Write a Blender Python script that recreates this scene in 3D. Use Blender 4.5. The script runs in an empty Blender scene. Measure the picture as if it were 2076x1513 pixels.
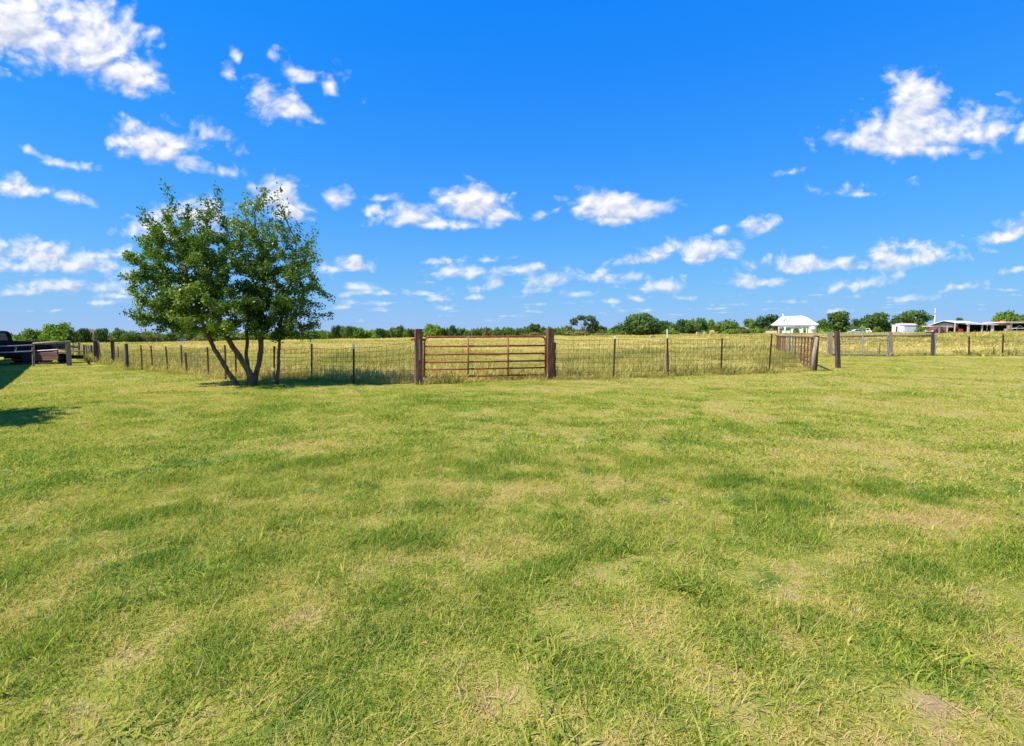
import bpy, math, random
import numpy as np
from mathutils import Vector, Matrix

random.seed(7); rng = np.random.default_rng(7)
SC = bpy.context.scene
COL = SC.collection
R = math.radians

# ------------------------------------------------------------------ camera
PITCH = R(4.37); CAMH = 1.5; FPX = 1000.0; CX, CY = 1038.0, 756.5
cam_d = bpy.data.cameras.new('camera'); cam = bpy.data.objects.new('camera', cam_d); COL.objects.link(cam)
cam_d.sensor_width = 36; cam_d.lens = 36 * FPX / 2076; cam_d.clip_end = 8000; cam_d.clip_start = 0.05
cam.location = (0, 0, CAMH); cam.rotation_euler = (R(90) - PITCH, 0, 0)
SC.camera = cam

# ------------------------------------------------------------------ sun, exposure
SUN_EL = R(52.5); SUN_TRAVEL = Vector((0.91 * math.cos(SUN_EL), 0.415 * math.cos(SUN_EL), -math.sin(SUN_EL)))
sl = bpy.data.lights.new('sun', 'SUN'); sl.energy = 5.0; sl.angle = R(0.53); sl.color = (1.0, 0.95, 0.86)
so = bpy.data.objects.new('sun', sl); COL.objects.link(so)
so.rotation_euler = SUN_TRAVEL.to_track_quat('-Z', 'Y').to_euler(); so.location = (-20, -12, 40)
SC.view_settings.view_transform = 'Standard'; SC.view_settings.look = 'None'
SC.view_settings.exposure = 0.62; SC.view_settings.gamma = 1.0
SC.view_settings.use_curve_mapping = False
SC.cycles.max_bounces = 4; SC.cycles.diffuse_bounces = 2; SC.cycles.transparent_max_bounces = 6
SC.cycles.transmission_bounces = 3; SC.cycles.glossy_bounces = 2
SC.cycles.use_denoising = True
SC.cycles.sample_clamp_indirect = 6

def ray(px, py):
    x, y = (px - CX) / FPX, -(py - CY) / FPX
    return Vector((x, math.cos(PITCH) + y * math.sin(PITCH), -math.sin(PITCH) + y * math.cos(PITCH)))

# ------------------------------------------------------------------ node helper
class NT:
    def __init__(s, tree): s.t = tree; s.n = tree.nodes; s.l = tree.links
    def new(s, typ, **kw):
        nd = s.n.new(typ)
        for k, v in kw.items(): setattr(nd, k, v)
        return nd
    def put(s, sock, v):
        if isinstance(v, bpy.types.NodeSocket): s.l.new(v, sock)
        elif v is not None: sock.default_value = v
    def math(s, op, a, b=None, c=None, clamp=False):
        nd = s.new('ShaderNodeMath', operation=op, use_clamp=clamp)
        for i, v in enumerate((a, b, c)): s.put(nd.inputs[i], v)
        return nd.outputs[0]
    def vmath(s, op, a, b=None, out=0):
        nd = s.new('ShaderNodeVectorMath', operation=op); s.put(nd.inputs[0], a); s.put(nd.inputs[1], b)
        return nd.outputs[out]
    def noise(s, vec, scale, detail=4, rough=0.55, dist=0.0, dim='3D'):
        nd = s.new('ShaderNodeTexNoise', noise_dimensions=dim); s.put(nd.inputs['Vector'], vec)
        nd.inputs['Scale'].default_value = scale; nd.inputs['Detail'].default_value = detail
        nd.inputs['Roughness'].default_value = rough; nd.inputs['Distortion'].default_value = dist
        return nd.outputs['Fac']
    def ramp(s, fac, stops, interp='LINEAR'):
        nd = s.new('ShaderNodeValToRGB'); s.put(nd.inputs[0], fac); cr = nd.color_ramp; cr.interpolation = interp
        while len(cr.elements) < len(stops): cr.elements.new(0.5)
        for e, (p, c) in zip(cr.elements, stops): e.position = p; e.color = (*c, 1) if len(c) == 3 else c
        return nd.outputs[0]
    def maprange(s, v, a, b, c=0.0, d=1.0, interp='SMOOTHSTEP'):
        nd = s.new('ShaderNodeMapRange', interpolation_type=interp); s.put(nd.inputs[0], v)
        for i, q in enumerate((a, b, c, d)): s.put(nd.inputs[i + 1], q)
        return nd.outputs[0]
    def mix(s, f, a, b, blend='MIX'):
        nd = s.new('ShaderNodeMix', data_type='RGBA', blend_type=blend); s.put(nd.inputs[0], f)
        for i, v in ((6, a), (7, b)):
            s.put(nd.inputs[i], (*v, 1) if isinstance(v, tuple) and len(v) == 3 else v)
        return nd.outputs[2]

# ------------------------------------------------------------------ world: sky + clouds
W = bpy.data.worlds.new('World'); SC.world = W; W.use_nodes = True
wt = NT(W.node_tree); W.node_tree.nodes.clear()
sky = wt.new('ShaderNodeTexSky', sky_type='NISHITA', sun_disc=False)
sky.sun_elevation = SUN_EL; sky.sun_rotation = math.atan2(-SUN_TRAVEL.x, -SUN_TRAVEL.y)
sky.air_density = 1.0; sky.dust_density = 0.2; sky.ozone_density = 1.5; sky.altitude = 200
hs = wt.new('ShaderNodeHueSaturation'); wt.l.new(sky.outputs[0], hs.inputs['Color'])
hs.inputs['Hue'].default_value = 0.505; hs.inputs['Saturation'].default_value = 1.45; hs.inputs['Value'].default_value = 1.0
tc = wt.new('ShaderNodeTexCoord'); D = wt.vmath('NORMALIZE', tc.outputs['Generated'])
sx = wt.new('ShaderNodeSeparateXYZ'); wt.l.new(D, sx.inputs[0])
DX, DY, DZ = sx.outputs
ZP = wt.math('MAXIMUM', DZ, 0.0)
# clear air, graded like the photograph: compressed towards the horizon, deep azure overhead
deep = wt.vmath('MULTIPLY', wt.vmath('POWER', hs.outputs[0], (0.9, 0.45, 0.12)), (0.02, 2.05, 7.3))
haze_f = wt.math('POWER', 2.718, wt.math('MULTIPLY', ZP, -7.0))        # pale milky air towards the horizon, all round
skycol = wt.mix(haze_f, deep, (3.4, 4.8, 7.5))
ysafe = wt.math('MAXIMUM', DY, 0.02)
U = wt.math('DIVIDE', DX, ysafe); V = wt.math('DIVIDE', DZ, ysafe)
CLOUDS = [ # px cx, cy, half width, half height, tilt, strength
 (40,40,150,82,12,1.15),(165,75,125,75,24,1.15),(255,140,75,42,38,1.0),(285,188,34,20,10,.8),(-80,60,160,90,0,1.1),
 (478,112,20,15,60,.55),(464,146,16,22,20,.6),(552,112,26,18,50,.6),(605,148,48,24,15,.75),(666,165,28,32,40,.75),
 (600,140,105,26,22,.42),(560,190,60,22,30,.4),(430,268,90,26,20,.3),(640,210,70,26,-20,.3),(570,222,68,40,5,.9),(540,200,34,26,30,.7),(625,238,34,14,10,.6),
 (320,298,95,38,12,1.05),(255,290,52,18,8,.8),(375,322,58,28,15,.9),(350,250,36,12,20,.45),(450,347,42,15,3,.75),
 (70,308,46,13,25,.6),(125,332,62,11,10,.55),(20,380,52,22,4,.95),(138,397,52,15,12,.85),
 (560,402,46,34,0,.95),(588,430,58,26,10,.8),(415,440,70,34,8,.95),(330,470,75,36,-10,.8),
 (688,403,28,22,0,.8),(768,401,30,10,0,.6),(752,427,26,12,0,.65),
 (848,437,72,26,-4,1.05),(945,418,68,40,0,1.05),(905,452,110,14,0,.9),(1020,405,12,14,0,.6),(1000,436,40,22,0,.7),
 (1094,438,20,15,-20,.65),(1240,418,82,36,6,1.05),(1190,403,34,15,0,.75),(1250,447,60,14,0,.8),(1345,421,32,15,-10,.7),
 (1875,268,165,46,-3,1.15),(1850,212,62,55,-10,1.05),(1955,246,66,26,-8,.85),(1755,285,60,32,0,.95),(1880,300,110,20,0,.9),
 (2080,270,36,24,-10,.85),(2050,196,30,16,20,.4),(1690,388,125,15,-6,.42),(1740,394,60,8,-3,.5),(1600,348,50,10,-10,.3),
 (1542,460,40,24,-18,.85),(1466,473,26,11,5,.6),(1424,507,80,24,-5,.95),(1300,526,60,14,-4,.8),(1400,526,50,8,0,.6),
 (2058,470,66,22,-16,.95),(1998,508,22,9,0,.6),(1610,535,76,20,-4,.85),(1700,532,40,12,-15,.6),(1835,524,112,26,-6,1.0),(1735,540,70,11,0,.7),
 (1752,573,80,17,-5,.85),(1528,573,60,13,0,.75),(1345,581,44,14,0,.8),(1285,561,38,16,-5,.75),(1212,562,42,15,0,.75),(1130,565,60,17,-6,.85),
 (1055,546,54,16,0,.85),(930,550,52,18,0,.85),(905,531,60,9,0,.55),(995,527,56,9,0,.5),(998,573,28,15,0,.7),(960,584,60,8,0,.45),
 (712,538,48,18,0,.85),(690,545,50,12,0,.7),(725,581,48,11,0,.75),(1160,595,40,9,0,.65),(1960,580,60,9,-8,.55),(2050,548,50,8,-10,.4),
 (50,512,150,24,5,1.0),(170,538,105,20,6,.95),(215,515,62,15,-5,.7),(40,540,120,16,0,.7),(130,582,150,15,0,.75),(30,592,80,14,-4,.6),(230,600,60,8,0,.5),
 (885,607,26,6,0,.6),(1050,602,30,7,-5,.55),(968,603,22,6,0,.6),(1280,606,26,6,0,.5),(1480,600,30,7,-6,.55),(735,615,40,6,0,.55),(860,594,22,6,0,.5),(1090,616,26,5,0,.5),(1600,612,40,6,0,.5),(1390,605,24,6,0,.5),(1850,606,60,7,-3,.5)]
rc = random.Random(11)
for k in range(46):   # the far small clouds that crowd towards the horizon
    yv = rc.uniform(578, 652); CLOUDS.append((rc.uniform(-500, 2600), yv, rc.uniform(14, 46) * (.6 + (660 - yv) / 110), rc.uniform(4, 8) * (.6 + (660 - yv) / 130), rc.uniform(-6, 3), rc.uniform(.42, .66)))
def uv_of(px, py):
    d = ray(px, py); return d.x / d.y, d.z / d.y
ELL = []
for (cx, cy, hw, hh, tilt, st) in CLOUDS:
    u, v = uv_of(cx, cy + hh * 0.2)
    su = abs(uv_of(cx + hw, cy)[0] - uv_of(cx - hw, cy)[0]) / 2; sv = abs(uv_of(cx, cy - hh)[1] - uv_of(cx, cy + hh)[1]) / 2
    ELL.append((u, v, su * 1.8, sv * 2.2, tilt, 0.30 + 0.78 * st))
ELLG = bpy.data.node_groups.new('cloud_lobe', 'ShaderNodeTree')
for nm, ty in (('U', 'Float'), ('V', 'Float'), ('Field', 'Float'), ('Height', 'Float'), ('Centre', 'Vector'), ('Tilt', 'Vector'), ('Size', 'Vector'), ('Strength', 'Float')):
    ELLG.interface.new_socket(nm, in_out='INPUT', socket_type='NodeSocket' + ty)
for nm in ('Field', 'Height'): ELLG.interface.new_socket(nm, in_out='OUTPUT', socket_type='NodeSocketFloat')
eg = NT(ELLG); gi_ = eg.new('NodeGroupInput').outputs; go_ = eg.new('NodeGroupOutput')
# the running field rides along as z (scaled to nothing) so that the lobes are evaluated one after the other
p2 = eg.new('ShaderNodeCombineXYZ'); eg.put(p2.inputs[0], gi_[0]); eg.put(p2.inputs[1], gi_[1]); eg.put(p2.inputs[2], gi_[2])
mp = eg.new('ShaderNodeMapping', vector_type='TEXTURE'); eg.l.new(p2.outputs[0], mp.inputs[0])
for k_, i_ in (('Location', 4), ('Rotation', 5), ('Scale', 6)): eg.l.new(gi_[i_], mp.inputs[k_])
sp = eg.new('ShaderNodeSeparateXYZ'); eg.l.new(mp.outputs[0], sp.inputs[0])
yy = eg.math('MINIMUM', sp.outputs[1], eg.math('MULTIPLY', sp.outputs[1], 1.75))   # flatter below than above
ln = eg.math('SQRT', eg.math('ADD', eg.math('MULTIPLY', sp.outputs[0], sp.outputs[0]), eg.math('MULTIPLY', yy, yy)))
val = eg.math('SUBTRACT', gi_[7], eg.math('MULTIPLY', ln, gi_[7]))
w_ = eg.maprange(eg.math('SUBTRACT', val, gi_[2]), -0.12, 0.12)
eg.put(go_.inputs[1], eg.math('MULTIPLY_ADD', eg.math('SUBTRACT', yy, gi_[3]), w_, gi_[3]))
eg.put(go_.inputs[0], eg.math('MAXIMUM', gi_[2], val))
def layer_field(coverage_lo, detail):
    """scattered fair-weather clouds on a flat layer, over the whole sky"""
    cb = wt.new('ShaderNodeCombineXYZ'); k = wt.math('ADD', ZP, 0.035)
    wt.put(cb.inputs[0], wt.math('DIVIDE', DX, k)); wt.put(cb.inputs[1], wt.math('DIVIDE', DY, k))
    f = wt.maprange(wt.noise(cb.outputs[0], 1.15, detail, 0.55), coverage_lo, coverage_lo + 0.26, 0, 0.85, 'LINEAR')
    return wt.math('MULTIPLY', f, wt.maprange(DZ, 0.0, 0.05))
def background(col):
    bg = wt.new('ShaderNodeBackground'); wt.put(bg.inputs[0], col); bg.inputs[1].default_value = 0.075; return bg.outputs[0]
CLOUD_STOPS = [(0.0, (4.6, 5.2, 6.9)), (0.42, (6.4, 6.8, 8.0)), (0.85, (8.6, 8.65, 8.8))]
def plain_sky():
    f = layer_field(0.57, 4)
    return background(wt.mix(wt.maprange(f, 0.1, 0.5, 0, 0.9), skycol, (7.4, 7.7, 8.4)))
def cloud_cell(ells):
    nc = wt.new('ShaderNodeCombineXYZ'); wt.put(nc.inputs[0], U); wt.put(nc.inputs[1], wt.math('MULTIPLY', V, 1.35)); wt.put(nc.inputs[2], 0.37)
    wn = wt.new('ShaderNodeTexNoise'); wt.put(wn.inputs['Vector'], nc.outputs[0]); wn.inputs['Scale'].default_value = 9; wn.inputs['Detail'].default_value = 3
    nw = wt.vmath('ADD', nc.outputs[0], wt.vmath('MULTIPLY', wt.vmath('SUBTRACT', wn.outputs['Color'], (0.5, 0.5, 0.5)), (0.07, 0.07, 0.05)))
    up = wt.maprange(V, 0.10, 0.42)
    def puff(vec, det):
        lo = wt.noise(vec, 8.5, det, 0.60); hi = wt.noise(vec, 21.0, max(det - 1, 2), 0.60)
        vo = wt.new('ShaderNodeTexVoronoi', feature='SMOOTH_F1'); wt.put(vo.inputs['Vector'], vec); vo.inputs['Scale'].default_value = 27.0
        vo.inputs['Detail'].default_value = 2.0; vo.inputs['Roughness'].default_value = 0.5; vo.inputs['Smoothness'].default_value = 0.6
        n = wt.math('ADD', wt.math('MULTIPLY', lo, up), wt.math('MULTIPLY', hi, wt.math('SUBTRACT', 1.0, up)))
        return wt.math('ADD', wt.math('MULTIPLY_ADD', n, 1.5, -0.75), wt.math('MULTIPLY_ADD', vo.outputs['Distance'], -0.55, 0.24))
    n_a = puff(nw, 6); n_b = puff(wt.vmath('ADD', nw, (-0.010, 0.020, 0.0)), 3)
    field = wt.math('MULTIPLY', layer_field(0.505, 5), wt.maprange(V, 0.16, 0.10))
    hgt = wt.math('MULTIPLY', field, 0.0)
    for (u, v, su, sv, tilt, st) in ells:
        gn = wt.new('ShaderNodeGroup', node_tree=ELLG)
        for i, sv_ in enumerate((U, V, field, hgt, (u, v, 0), (0, 0, -R(tilt)), (su, sv, 1e6), st)): wt.put(gn.inputs[i], sv_)
        field, hgt = gn.outputs
    raw = wt.math('ADD', wt.math('MAXIMUM', field, -0.6), n_a)
    edge_lo = 0.05; dens = wt.maprange(raw, edge_lo, 0.74)
    dens = wt.math('MULTIPLY', dens, wt.maprange(field, 0.0, 0.14))
    dens = wt.math('MULTIPLY', dens, wt.maprange(V, 0.0, 0.22, 0.60, 1.0))
    shade = wt.math('ADD', wt.math('MULTIPLY', wt.math('SUBTRACT', n_a, n_b), 1.5), 0.55)
    shade = wt.math('ADD', shade, wt.math('MULTIPLY', wt.math('MAXIMUM', wt.math('MINIMUM', hgt, 0.7), -0.7), 0.75))
    shade = wt.math('ADD', wt.math('SUBTRACT', shade, wt.maprange(raw, 0.55, 1.3, 0.0, 0.16)), wt.maprange(raw, 0.5, 0.2, 0.0, 0.12), clamp=True)
    return background(wt.mix(dens, skycol, wt.ramp(shade, CLOUD_STOPS)))
def pick(f, a, b_):
    mx = wt.new('ShaderNodeMixShader'); wt.put(mx.inputs[0], f); wt.l.new(a, mx.inputs[1]); wt.l.new(b_, mx.inputs[2]); return mx.outputs[0]
def cell(u0, u1, v0, v1):
    return cloud_cell([e for e in ELL if e[0] + max(e[2], e[3]) > u0 and e[0] - max(e[2], e[3]) < u1 and e[1] + max(e[3], e[2] * abs(math.sin(R(e[4])))) > v0 and e[1] - max(e[3], e[2] * abs(math.sin(R(e[4])))) < v1])
UC = [-9, -0.62, -0.28, 0.12, 0.52, 9]; VC = 0.2
cols = []
for k in range(5):
    cols.append(pick(wt.math('GREATER_THAN', V, VC), cell(UC[k], UC[k + 1], -1, VC), cell(UC[k], UC[k + 1], VC, 9)))
front = cols[4]
for k in (3, 2, 1, 0): front = pick(wt.math('LESS_THAN', U, UC[k + 1]), front, cols[k])
in_front = wt.math('MULTIPLY', wt.math('GREATER_THAN', DY, 0.35), wt.math('MULTIPLY', wt.math('GREATER_THAN', DZ, 0.0), wt.math('LESS_THAN', wt.math('ABSOLUTE', U), 1.5)))
in_front = wt.math('MULTIPLY', in_front, wt.math('LESS_THAN', V, 0.85))
wo = wt.new('ShaderNodeOutputWorld'); wt.l.new(pick(in_front, plain_sky(), front), wo.inputs[0])
W.cycles.sampling_method = 'NONE'

# ------------------------------------------------------------------ numeric noise, terrain
def vnoise(x, y, seed=0):
    xi, yi = np.floor(x), np.floor(y); xf, yf = x - xi, y - yi
    h = lambda i, j: np.modf(np.abs(np.sin(i * 127.1 + j * 311.7 + seed * 74.7) * 43758.5453))[0]
    sxx, syy = xf * xf * (3 - 2 * xf), yf * yf * (3 - 2 * yf)
    a = h(xi, yi) * (1 - sxx) + h(xi + 1, yi) * sxx
    b = h(xi, yi + 1) * (1 - sxx) + h(xi + 1, yi + 1) * sxx
    return a * (1 - syy) + b * syy
def fbm(x, y, s, oct=4, seed=0, gain=0.5):
    tot = 0; amp = 1; nrm = 0
    for o in range(oct):
        tot = tot + amp * vnoise(x * s * 2 ** o + 13.7 * o, y * s * 2 ** o - 7.1 * o, seed + o); nrm += amp; amp *= gain
    return tot / nrm
def sstep(a, b, v):
    t = np.clip((v - a) / (b - a), 0, 1); return t * t * (3 - 2 * t)
def Hn(x, y):
    x = np.asarray(x, float); y = np.asarray(y, float)
    r = np.hypot(x, y)
    far = sstep(36, 150, r) * (1 - 0.8 * sstep(260, 700, r)) * sstep(-40, 40, y)
    side = np.clip(np.where(x < 0, 0.0175 * x, 0.0098 * x), -2.4, 1.05)
    near = 0.05 * (fbm(x, y, 0.22, 2, 5) - 0.5) + 0.022 * (fbm(x, y, 0.9, 2, 9) - 0.5) * (1 - sstep(12, 40, r))
    return far * (1.02 + side) + near * sstep(0.5, 3, r)
def H(x, y): return float(Hn(x, y))
def G(px, py):
    d = ray(px, py); t = 1.0
    o = Vector((0, 0, CAMH)); prev = 0
    while t < 400:
        p = o + d * t
        if p.z < H(p.x, p.y):
            lo, hi = prev, t
            for _ in range(18):
                m = (lo + hi) / 2; q = o + d * m
                if q.z < H(q.x, q.y): hi = m
                else: lo = m
            p = o + d * hi; return Vector((p.x, p.y, H(p.x, p.y)))
        prev = t; t *= 1.02
    p = o + d * 150; return Vector((p.x, p.y, H(p.x, p.y)))
def P(px, py, Y):
    d = ray(px, py); k = Y / d.y; return Vector((d.x * k, Y, CAMH + d.z * k))
def at(px, Y):
    x = P(px, 680, Y).x; return Vector((x, Y, H(x, Y)))
def ztop(px, py, Y): return P(px, py, Y).z

# ------------------------------------------------------------------ object helpers
def obj(name, me, parent=None, loc=None):
    o = bpy.data.objects.new(name, me); COL.objects.link(o)
    if parent is not None: o.parent = parent
    if loc is not None: o.location = loc
    return o
def tag(o, label=None, cat=None, group=None, kind=None):
    for k, v in (('label', label), ('category', cat), ('group', group), ('kind', kind)):
        if v: o[k] = v
    return o
def thing(name, loc, label, cat, group=None, rz=0.0):
    o = obj(name, None, None, loc); o.rotation_euler = (0, 0, rz); return tag(o, label, cat, group)
def mesh_np(name, verts, faces, mats, smooth=False, attrs=None, mat_idx=None):
    me = bpy.data.meshes.new(name); verts = np.asarray(verts, np.float32); faces = np.asarray(faces, np.int32)
    k = faces.shape[1]
    me.vertices.add(len(verts)); me.vertices.foreach_set('co', verts.ravel())
    me.loops.add(faces.size); me.loops.foreach_set('vertex_index', faces.ravel())
    me.polygons.add(len(faces)); me.polygons.foreach_set('loop_start', np.arange(0, faces.size, k, dtype=np.int32))
    if smooth: me.polygons.foreach_set('use_smooth', np.ones(len(faces), bool))
    for a, v in (attrs or {}).items():
        at_ = me.attributes.new(a, 'FLOAT', 'POINT'); at_.data.foreach_set('value', np.asarray(v, np.float32))
    for m in (mats if isinstance(mats, (list, tuple)) else [mats]): me.materials.append(m)
    me.update(calc_edges=True); me.validate(); return me
class MB:
    """collects boxes, tubes and prisms for ONE mesh"""
    def __init__(s, origin=(0, 0, 0)): s.v = []; s.f = []; s.o = Vector(origin)
    def add(s, vs, fs):
        b = len(s.v); s.v += [tuple(Vector(v) - s.o) for v in vs]; s.f += [tuple(i + b for i in f) for f in fs]; return s
    def box(s, c, size, rz=0, M=None, taper=1.0):
        hx, hy, hz = (q / 2 for q in size); c = Vector(c)
        M = M or Matrix.Rotation(rz, 3, 'Z')
        vs = [c + M @ Vector((x * hx * (taper if z > 0 else 1), y * hy * (taper if z > 0 else 1), z * hz)) for z in (-1, 1) for x, y in ((-1, -1), (1, -1), (1, 1), (-1, 1))]
        return s.add(vs, [(3, 2, 1, 0), (4, 5, 6, 7), (0, 1, 5, 4), (1, 2, 6, 5), (2, 3, 7, 6), (3, 0, 4, 7)])
    def beam(s, a, b, w, h, up=Vector((0, 0, 1))):
        a, b = Vector(a), Vector(b); d = (b - a).normalized(); side = d.cross(up)
        if side.length < 1e-4: side = d.cross(Vector((0, 1, 0)))
        side.normalize(); u = side.cross(d).normalized()
        vs = [p + side * i * w / 2 + u * j * h / 2 for p in (a, b) for i, j in ((-1, -1), (1, -1), (1, 1), (-1, 1))]
        return s.add(vs, [(3, 2, 1, 0), (4, 5, 6, 7), (0, 1, 5, 4), (1, 2, 6, 5), (2, 3, 7, 6), (3, 0, 4, 7)])
    def tube(s, pts, r, n=8, caps=True):
        pts = [Vector(p) for p in pts]; rs = r if isinstance(r, (list, tuple, np.ndarray)) else [r] * len(pts)
        vs = []; ref = None
        for i, p in enumerate(pts):
            d = (pts[min(i + 1, len(pts) - 1)] - pts[max(i - 1, 0)])
            d = d.normalized() if d.length > 1e-9 else Vector((0, 0, 1))
            if ref is None:
                ref = d.cross(Vector((0, 0, 1)))
                if ref.length < 0.05: ref = d.cross(Vector((1, 0, 0)))
            ref = (ref - d * ref.dot(d)).normalized(); b = d.cross(ref)
            vs += [p + (ref * math.cos(2 * math.pi * k / n) + b * math.sin(2 * math.pi * k / n)) * rs[i] for k in range(n)]
        fs = [(i * n + k, i * n + (k + 1) % n, (i + 1) * n + (k + 1) % n, (i + 1) * n + k) for i in range(len(pts) - 1) for k in range(n)]
        if caps: fs += [tuple(range(n - 1, -1, -1)), tuple((len(pts) - 1) * n + k for k in range(n))]
        return s.add(vs, fs)
    def prism(s, poly, off):
        off = Vector(off); n = len(poly); poly = [Vector(p) for p in poly]
        return s.add(poly + [p + off for p in poly], [tuple(range(n - 1, -1, -1)), tuple(range(n, 2 * n))] + [(i, (i + 1) % n, n + (i + 1) % n, n + i) for i in range(n)])
    def build(s, name, m, parent=None, smooth=False, bevel=0.0):
        me = bpy.data.meshes.new(name); me.from_pydata(s.v, [], s.f); me.materials.append(m)
        if smooth: me.polygons.foreach_set('use_smooth', [True] * len(s.f))
        me.update()
        import bmesh
        bm = bmesh.new(); bm.from_mesh(me); bmesh.ops.recalc_face_normals(bm, faces=bm.faces)
        if bevel > 0: bmesh.ops.bevel(bm, geom=bm.edges[:], offset=bevel, segments=1, affect='EDGES', clamp_overlap=True)
        bm.to_mesh(me); bm.free()
        o = obj(name, me, parent)
        if parent is None: o.location = s.o
        return o

# ------------------------------------------------------------------ materials
def mat(name, c1, c2=None, scale=6.0, rough=0.8, metal=0.0, bump=0.0, stretch=(1, 1, 1), spec=0.3, streak=None):
    m = bpy.data.materials.new(name); m.use_nodes = True; t = NT(m.node_tree); b = t.n['Principled BSDF']
    g = t.new('ShaderNodeTexCoord'); mp = t.new('ShaderNodeMapping'); t.l.new(g.outputs['Object'], mp.inputs[0]); mp.inputs['Scale'].default_value = stretch
    oi = t.new('ShaderNodeObjectInfo')
    v = t.vmath('ADD', mp.outputs[0], t.vmath('MULTIPLY', oi.outputs['Location'], (0.31, 0.17, 0.07)))
    n1 = t.noise(v, scale, 6, 0.62)
    c2 = c2 or tuple(q * 0.6 for q in c1)
    col = t.ramp(t.maprange(n1, 0.3, 0.7), [(0, c2), (1, c1)])
    if streak:
        n2 = t.noise(v, scale * 0.35, 4, 0.6); col = t.mix(t.maprange(n2, 0.52, 0.68), col, streak)
    t.put(b.inputs['Base Color'], col); b.inputs['Roughness'].default_value = rough; b.inputs['Metallic'].default_value = metal
    b.inputs['Specular IOR Level'].default_value = spec
    if bump > 0:
        bn = t.new('ShaderNodeBump'); bn.inputs['Strength'].default_value = bump; bn.inputs['Distance'].default_value = 0.02
        t.put(bn.inputs['Height'], t.noise(v, scale * 3, 5, 0.65)); t.l.new(bn.outputs[0], b.inputs['Normal'])
    return m
def leafmat(name, stops, trans=0.35, attr='tone', inst=False, gloss=0.0, space=0.0):
    """leaf or blade: diffuse and translucent; colour from a per-leaf tone (and a per-clump patch value)"""
    m = bpy.data.materials.new(name); m.use_nodes = True; t = NT(m.node_tree); t.n.remove(t.n['Principled BSDF'])
    a = t.new('ShaderNodeAttribute', attribute_name=attr); fac = a.outputs['Fac']
    if inst:
        p = t.new('ShaderNodeAttribute', attribute_name='patch', attribute_type='INSTANCER')
        fac = t.math('ADD', t.math('MULTIPLY', fac, 0.62), t.math('MULTIPLY_ADD', p.outputs['Fac'], 1.0, -0.29), clamp=True)
    elif space > 0:
        g = t.new('ShaderNodeNewGeometry'); oi = t.new('ShaderNodeObjectInfo')
        n = t.noise(g.outputs['Position'], space, 3, 0.5)
        fac = t.math('ADD', t.math('MULTIPLY', fac, 0.5), t.math('ADD', t.math('MULTIPLY', n, 0.7), t.math('MULTIPLY_ADD', oi.outputs['Random'], 0.3, -0.25)), clamp=True)
    col = t.ramp(fac, stops)
    d = t.new('ShaderNodeBsdfDiffuse'); t.l.new(col, d.inputs[0])
    tr = t.new('ShaderNodeBsdfTranslucent'); t.l.new(t.mix(1.0, col, (1.15, 1.2, 0.6), 'MULTIPLY'), tr.inputs[0])
    mx = t.new('ShaderNodeMixShader'); mx.inputs[0].default_value = trans; t.l.new(d.outputs[0], mx.inputs[1]); t.l.new(tr.outputs[0], mx.inputs[2])
    out = mx.outputs[0]
    if gloss > 0:
        gl = t.new('ShaderNodeBsdfGlossy'); gl.inputs['Roughness'].default_value = 0.45; gl.inputs[0].default_value = (.9, .95, 1, 1)
        m2 = t.new('ShaderNodeMixShader'); m2.inputs[0].default_value = gloss; t.l.new(out, m2.inputs[1]); t.l.new(gl.outputs[0], m2.inputs[2]); out = m2.outputs[0]
    t.l.new(out, t.n['Material Output'].inputs[0]); return m

LAWN = [(0.0, (0.085, 0.175, 0.025)), (0.24, (0.225, 0.305, 0.042)), (0.46, (0.43, 0.425, 0.062)), (0.66, (0.59, 0.475, 0.140)), (0.88, (0.57, 0.395, 0.205))]
PAST = [(0.0, (0.20, 0.22, 0.05)), (0.3, (0.40, 0.36, 0.095)), (0.6, (0.57, 0.46, 0.145)), (1.0, (0.67, 0.54, 0.22))]
LAWN = [(p, tuple(v * 1.07 for v in c)) for p, c in LAWN]
M = {}
M['lawn_blade'] = leafmat('lawn_blade', LAWN, 0.40, inst=True)
M['field_blade'] = leafmat('field_blade', PAST, 0.38, inst=True)
M['leaf'] = leafmat('leaf', [(0.0, (0.045, 0.092, 0.012)), (0.4, (0.105, 0.185, 0.018)), (0.7, (0.21, 0.295, 0.026)), (1.0, (0.37, 0.40, 0.035))], 0.36, gloss=0.03)
M['far_leaf'] = leafmat('far_leaf', [(0.0, (0.075, 0.13, 0.035)), (0.5, (0.135, 0.21, 0.048)), (0.85, (0.22, 0.30, 0.07)), (1, (0.30, 0.37, 0.09))], 0.30, space=0.09)
M['far_dark'] = leafmat('far_dark', [(0.0, (0.05, 0.095, 0.03)), (0.6, (0.10, 0.165, 0.042)), (1, (0.18, 0.25, 0.06))], 0.28, space=0.09)
M['far_grey'] = leafmat('far_grey', [(0.0, (0.07, 0.11, 0.06)), (0.6, (0.13, 0.18, 0.085)), (1, (0.22, 0.27, 0.11))], 0.3, space=0.09)
M['olive'] = leafmat('olive', [(0.0, (0.11, 0.12, 0.04)), (0.6, (0.20, 0.20, 0.06)), (1, (0.32, 0.28, 0.10))], 0.3, space=0.12)
M['bright_leaf'] = leafmat('bright_leaf', [(0.0, (0.11, 0.20, 0.03)), (0.6, (0.21, 0.32, 0.045)), (1, (0.33, 0.42, 0.08))], 0.34, space=0.12)
M['bark'] = mat('bark', (0.25, 0.165, 0.095), (0.075, 0.05, 0.03), 11, 0.9, bump=1.0, stretch=(1, 1, 0.35))
M['tie_wood'] = mat('tie_wood', (0.24, 0.105, 0.055), (0.09, 0.042, 0.026), 8, 0.88, bump=0.7, stretch=(2.2, 2.2, 0.25), streak=(0.27, 0.15, 0.095))
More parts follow.
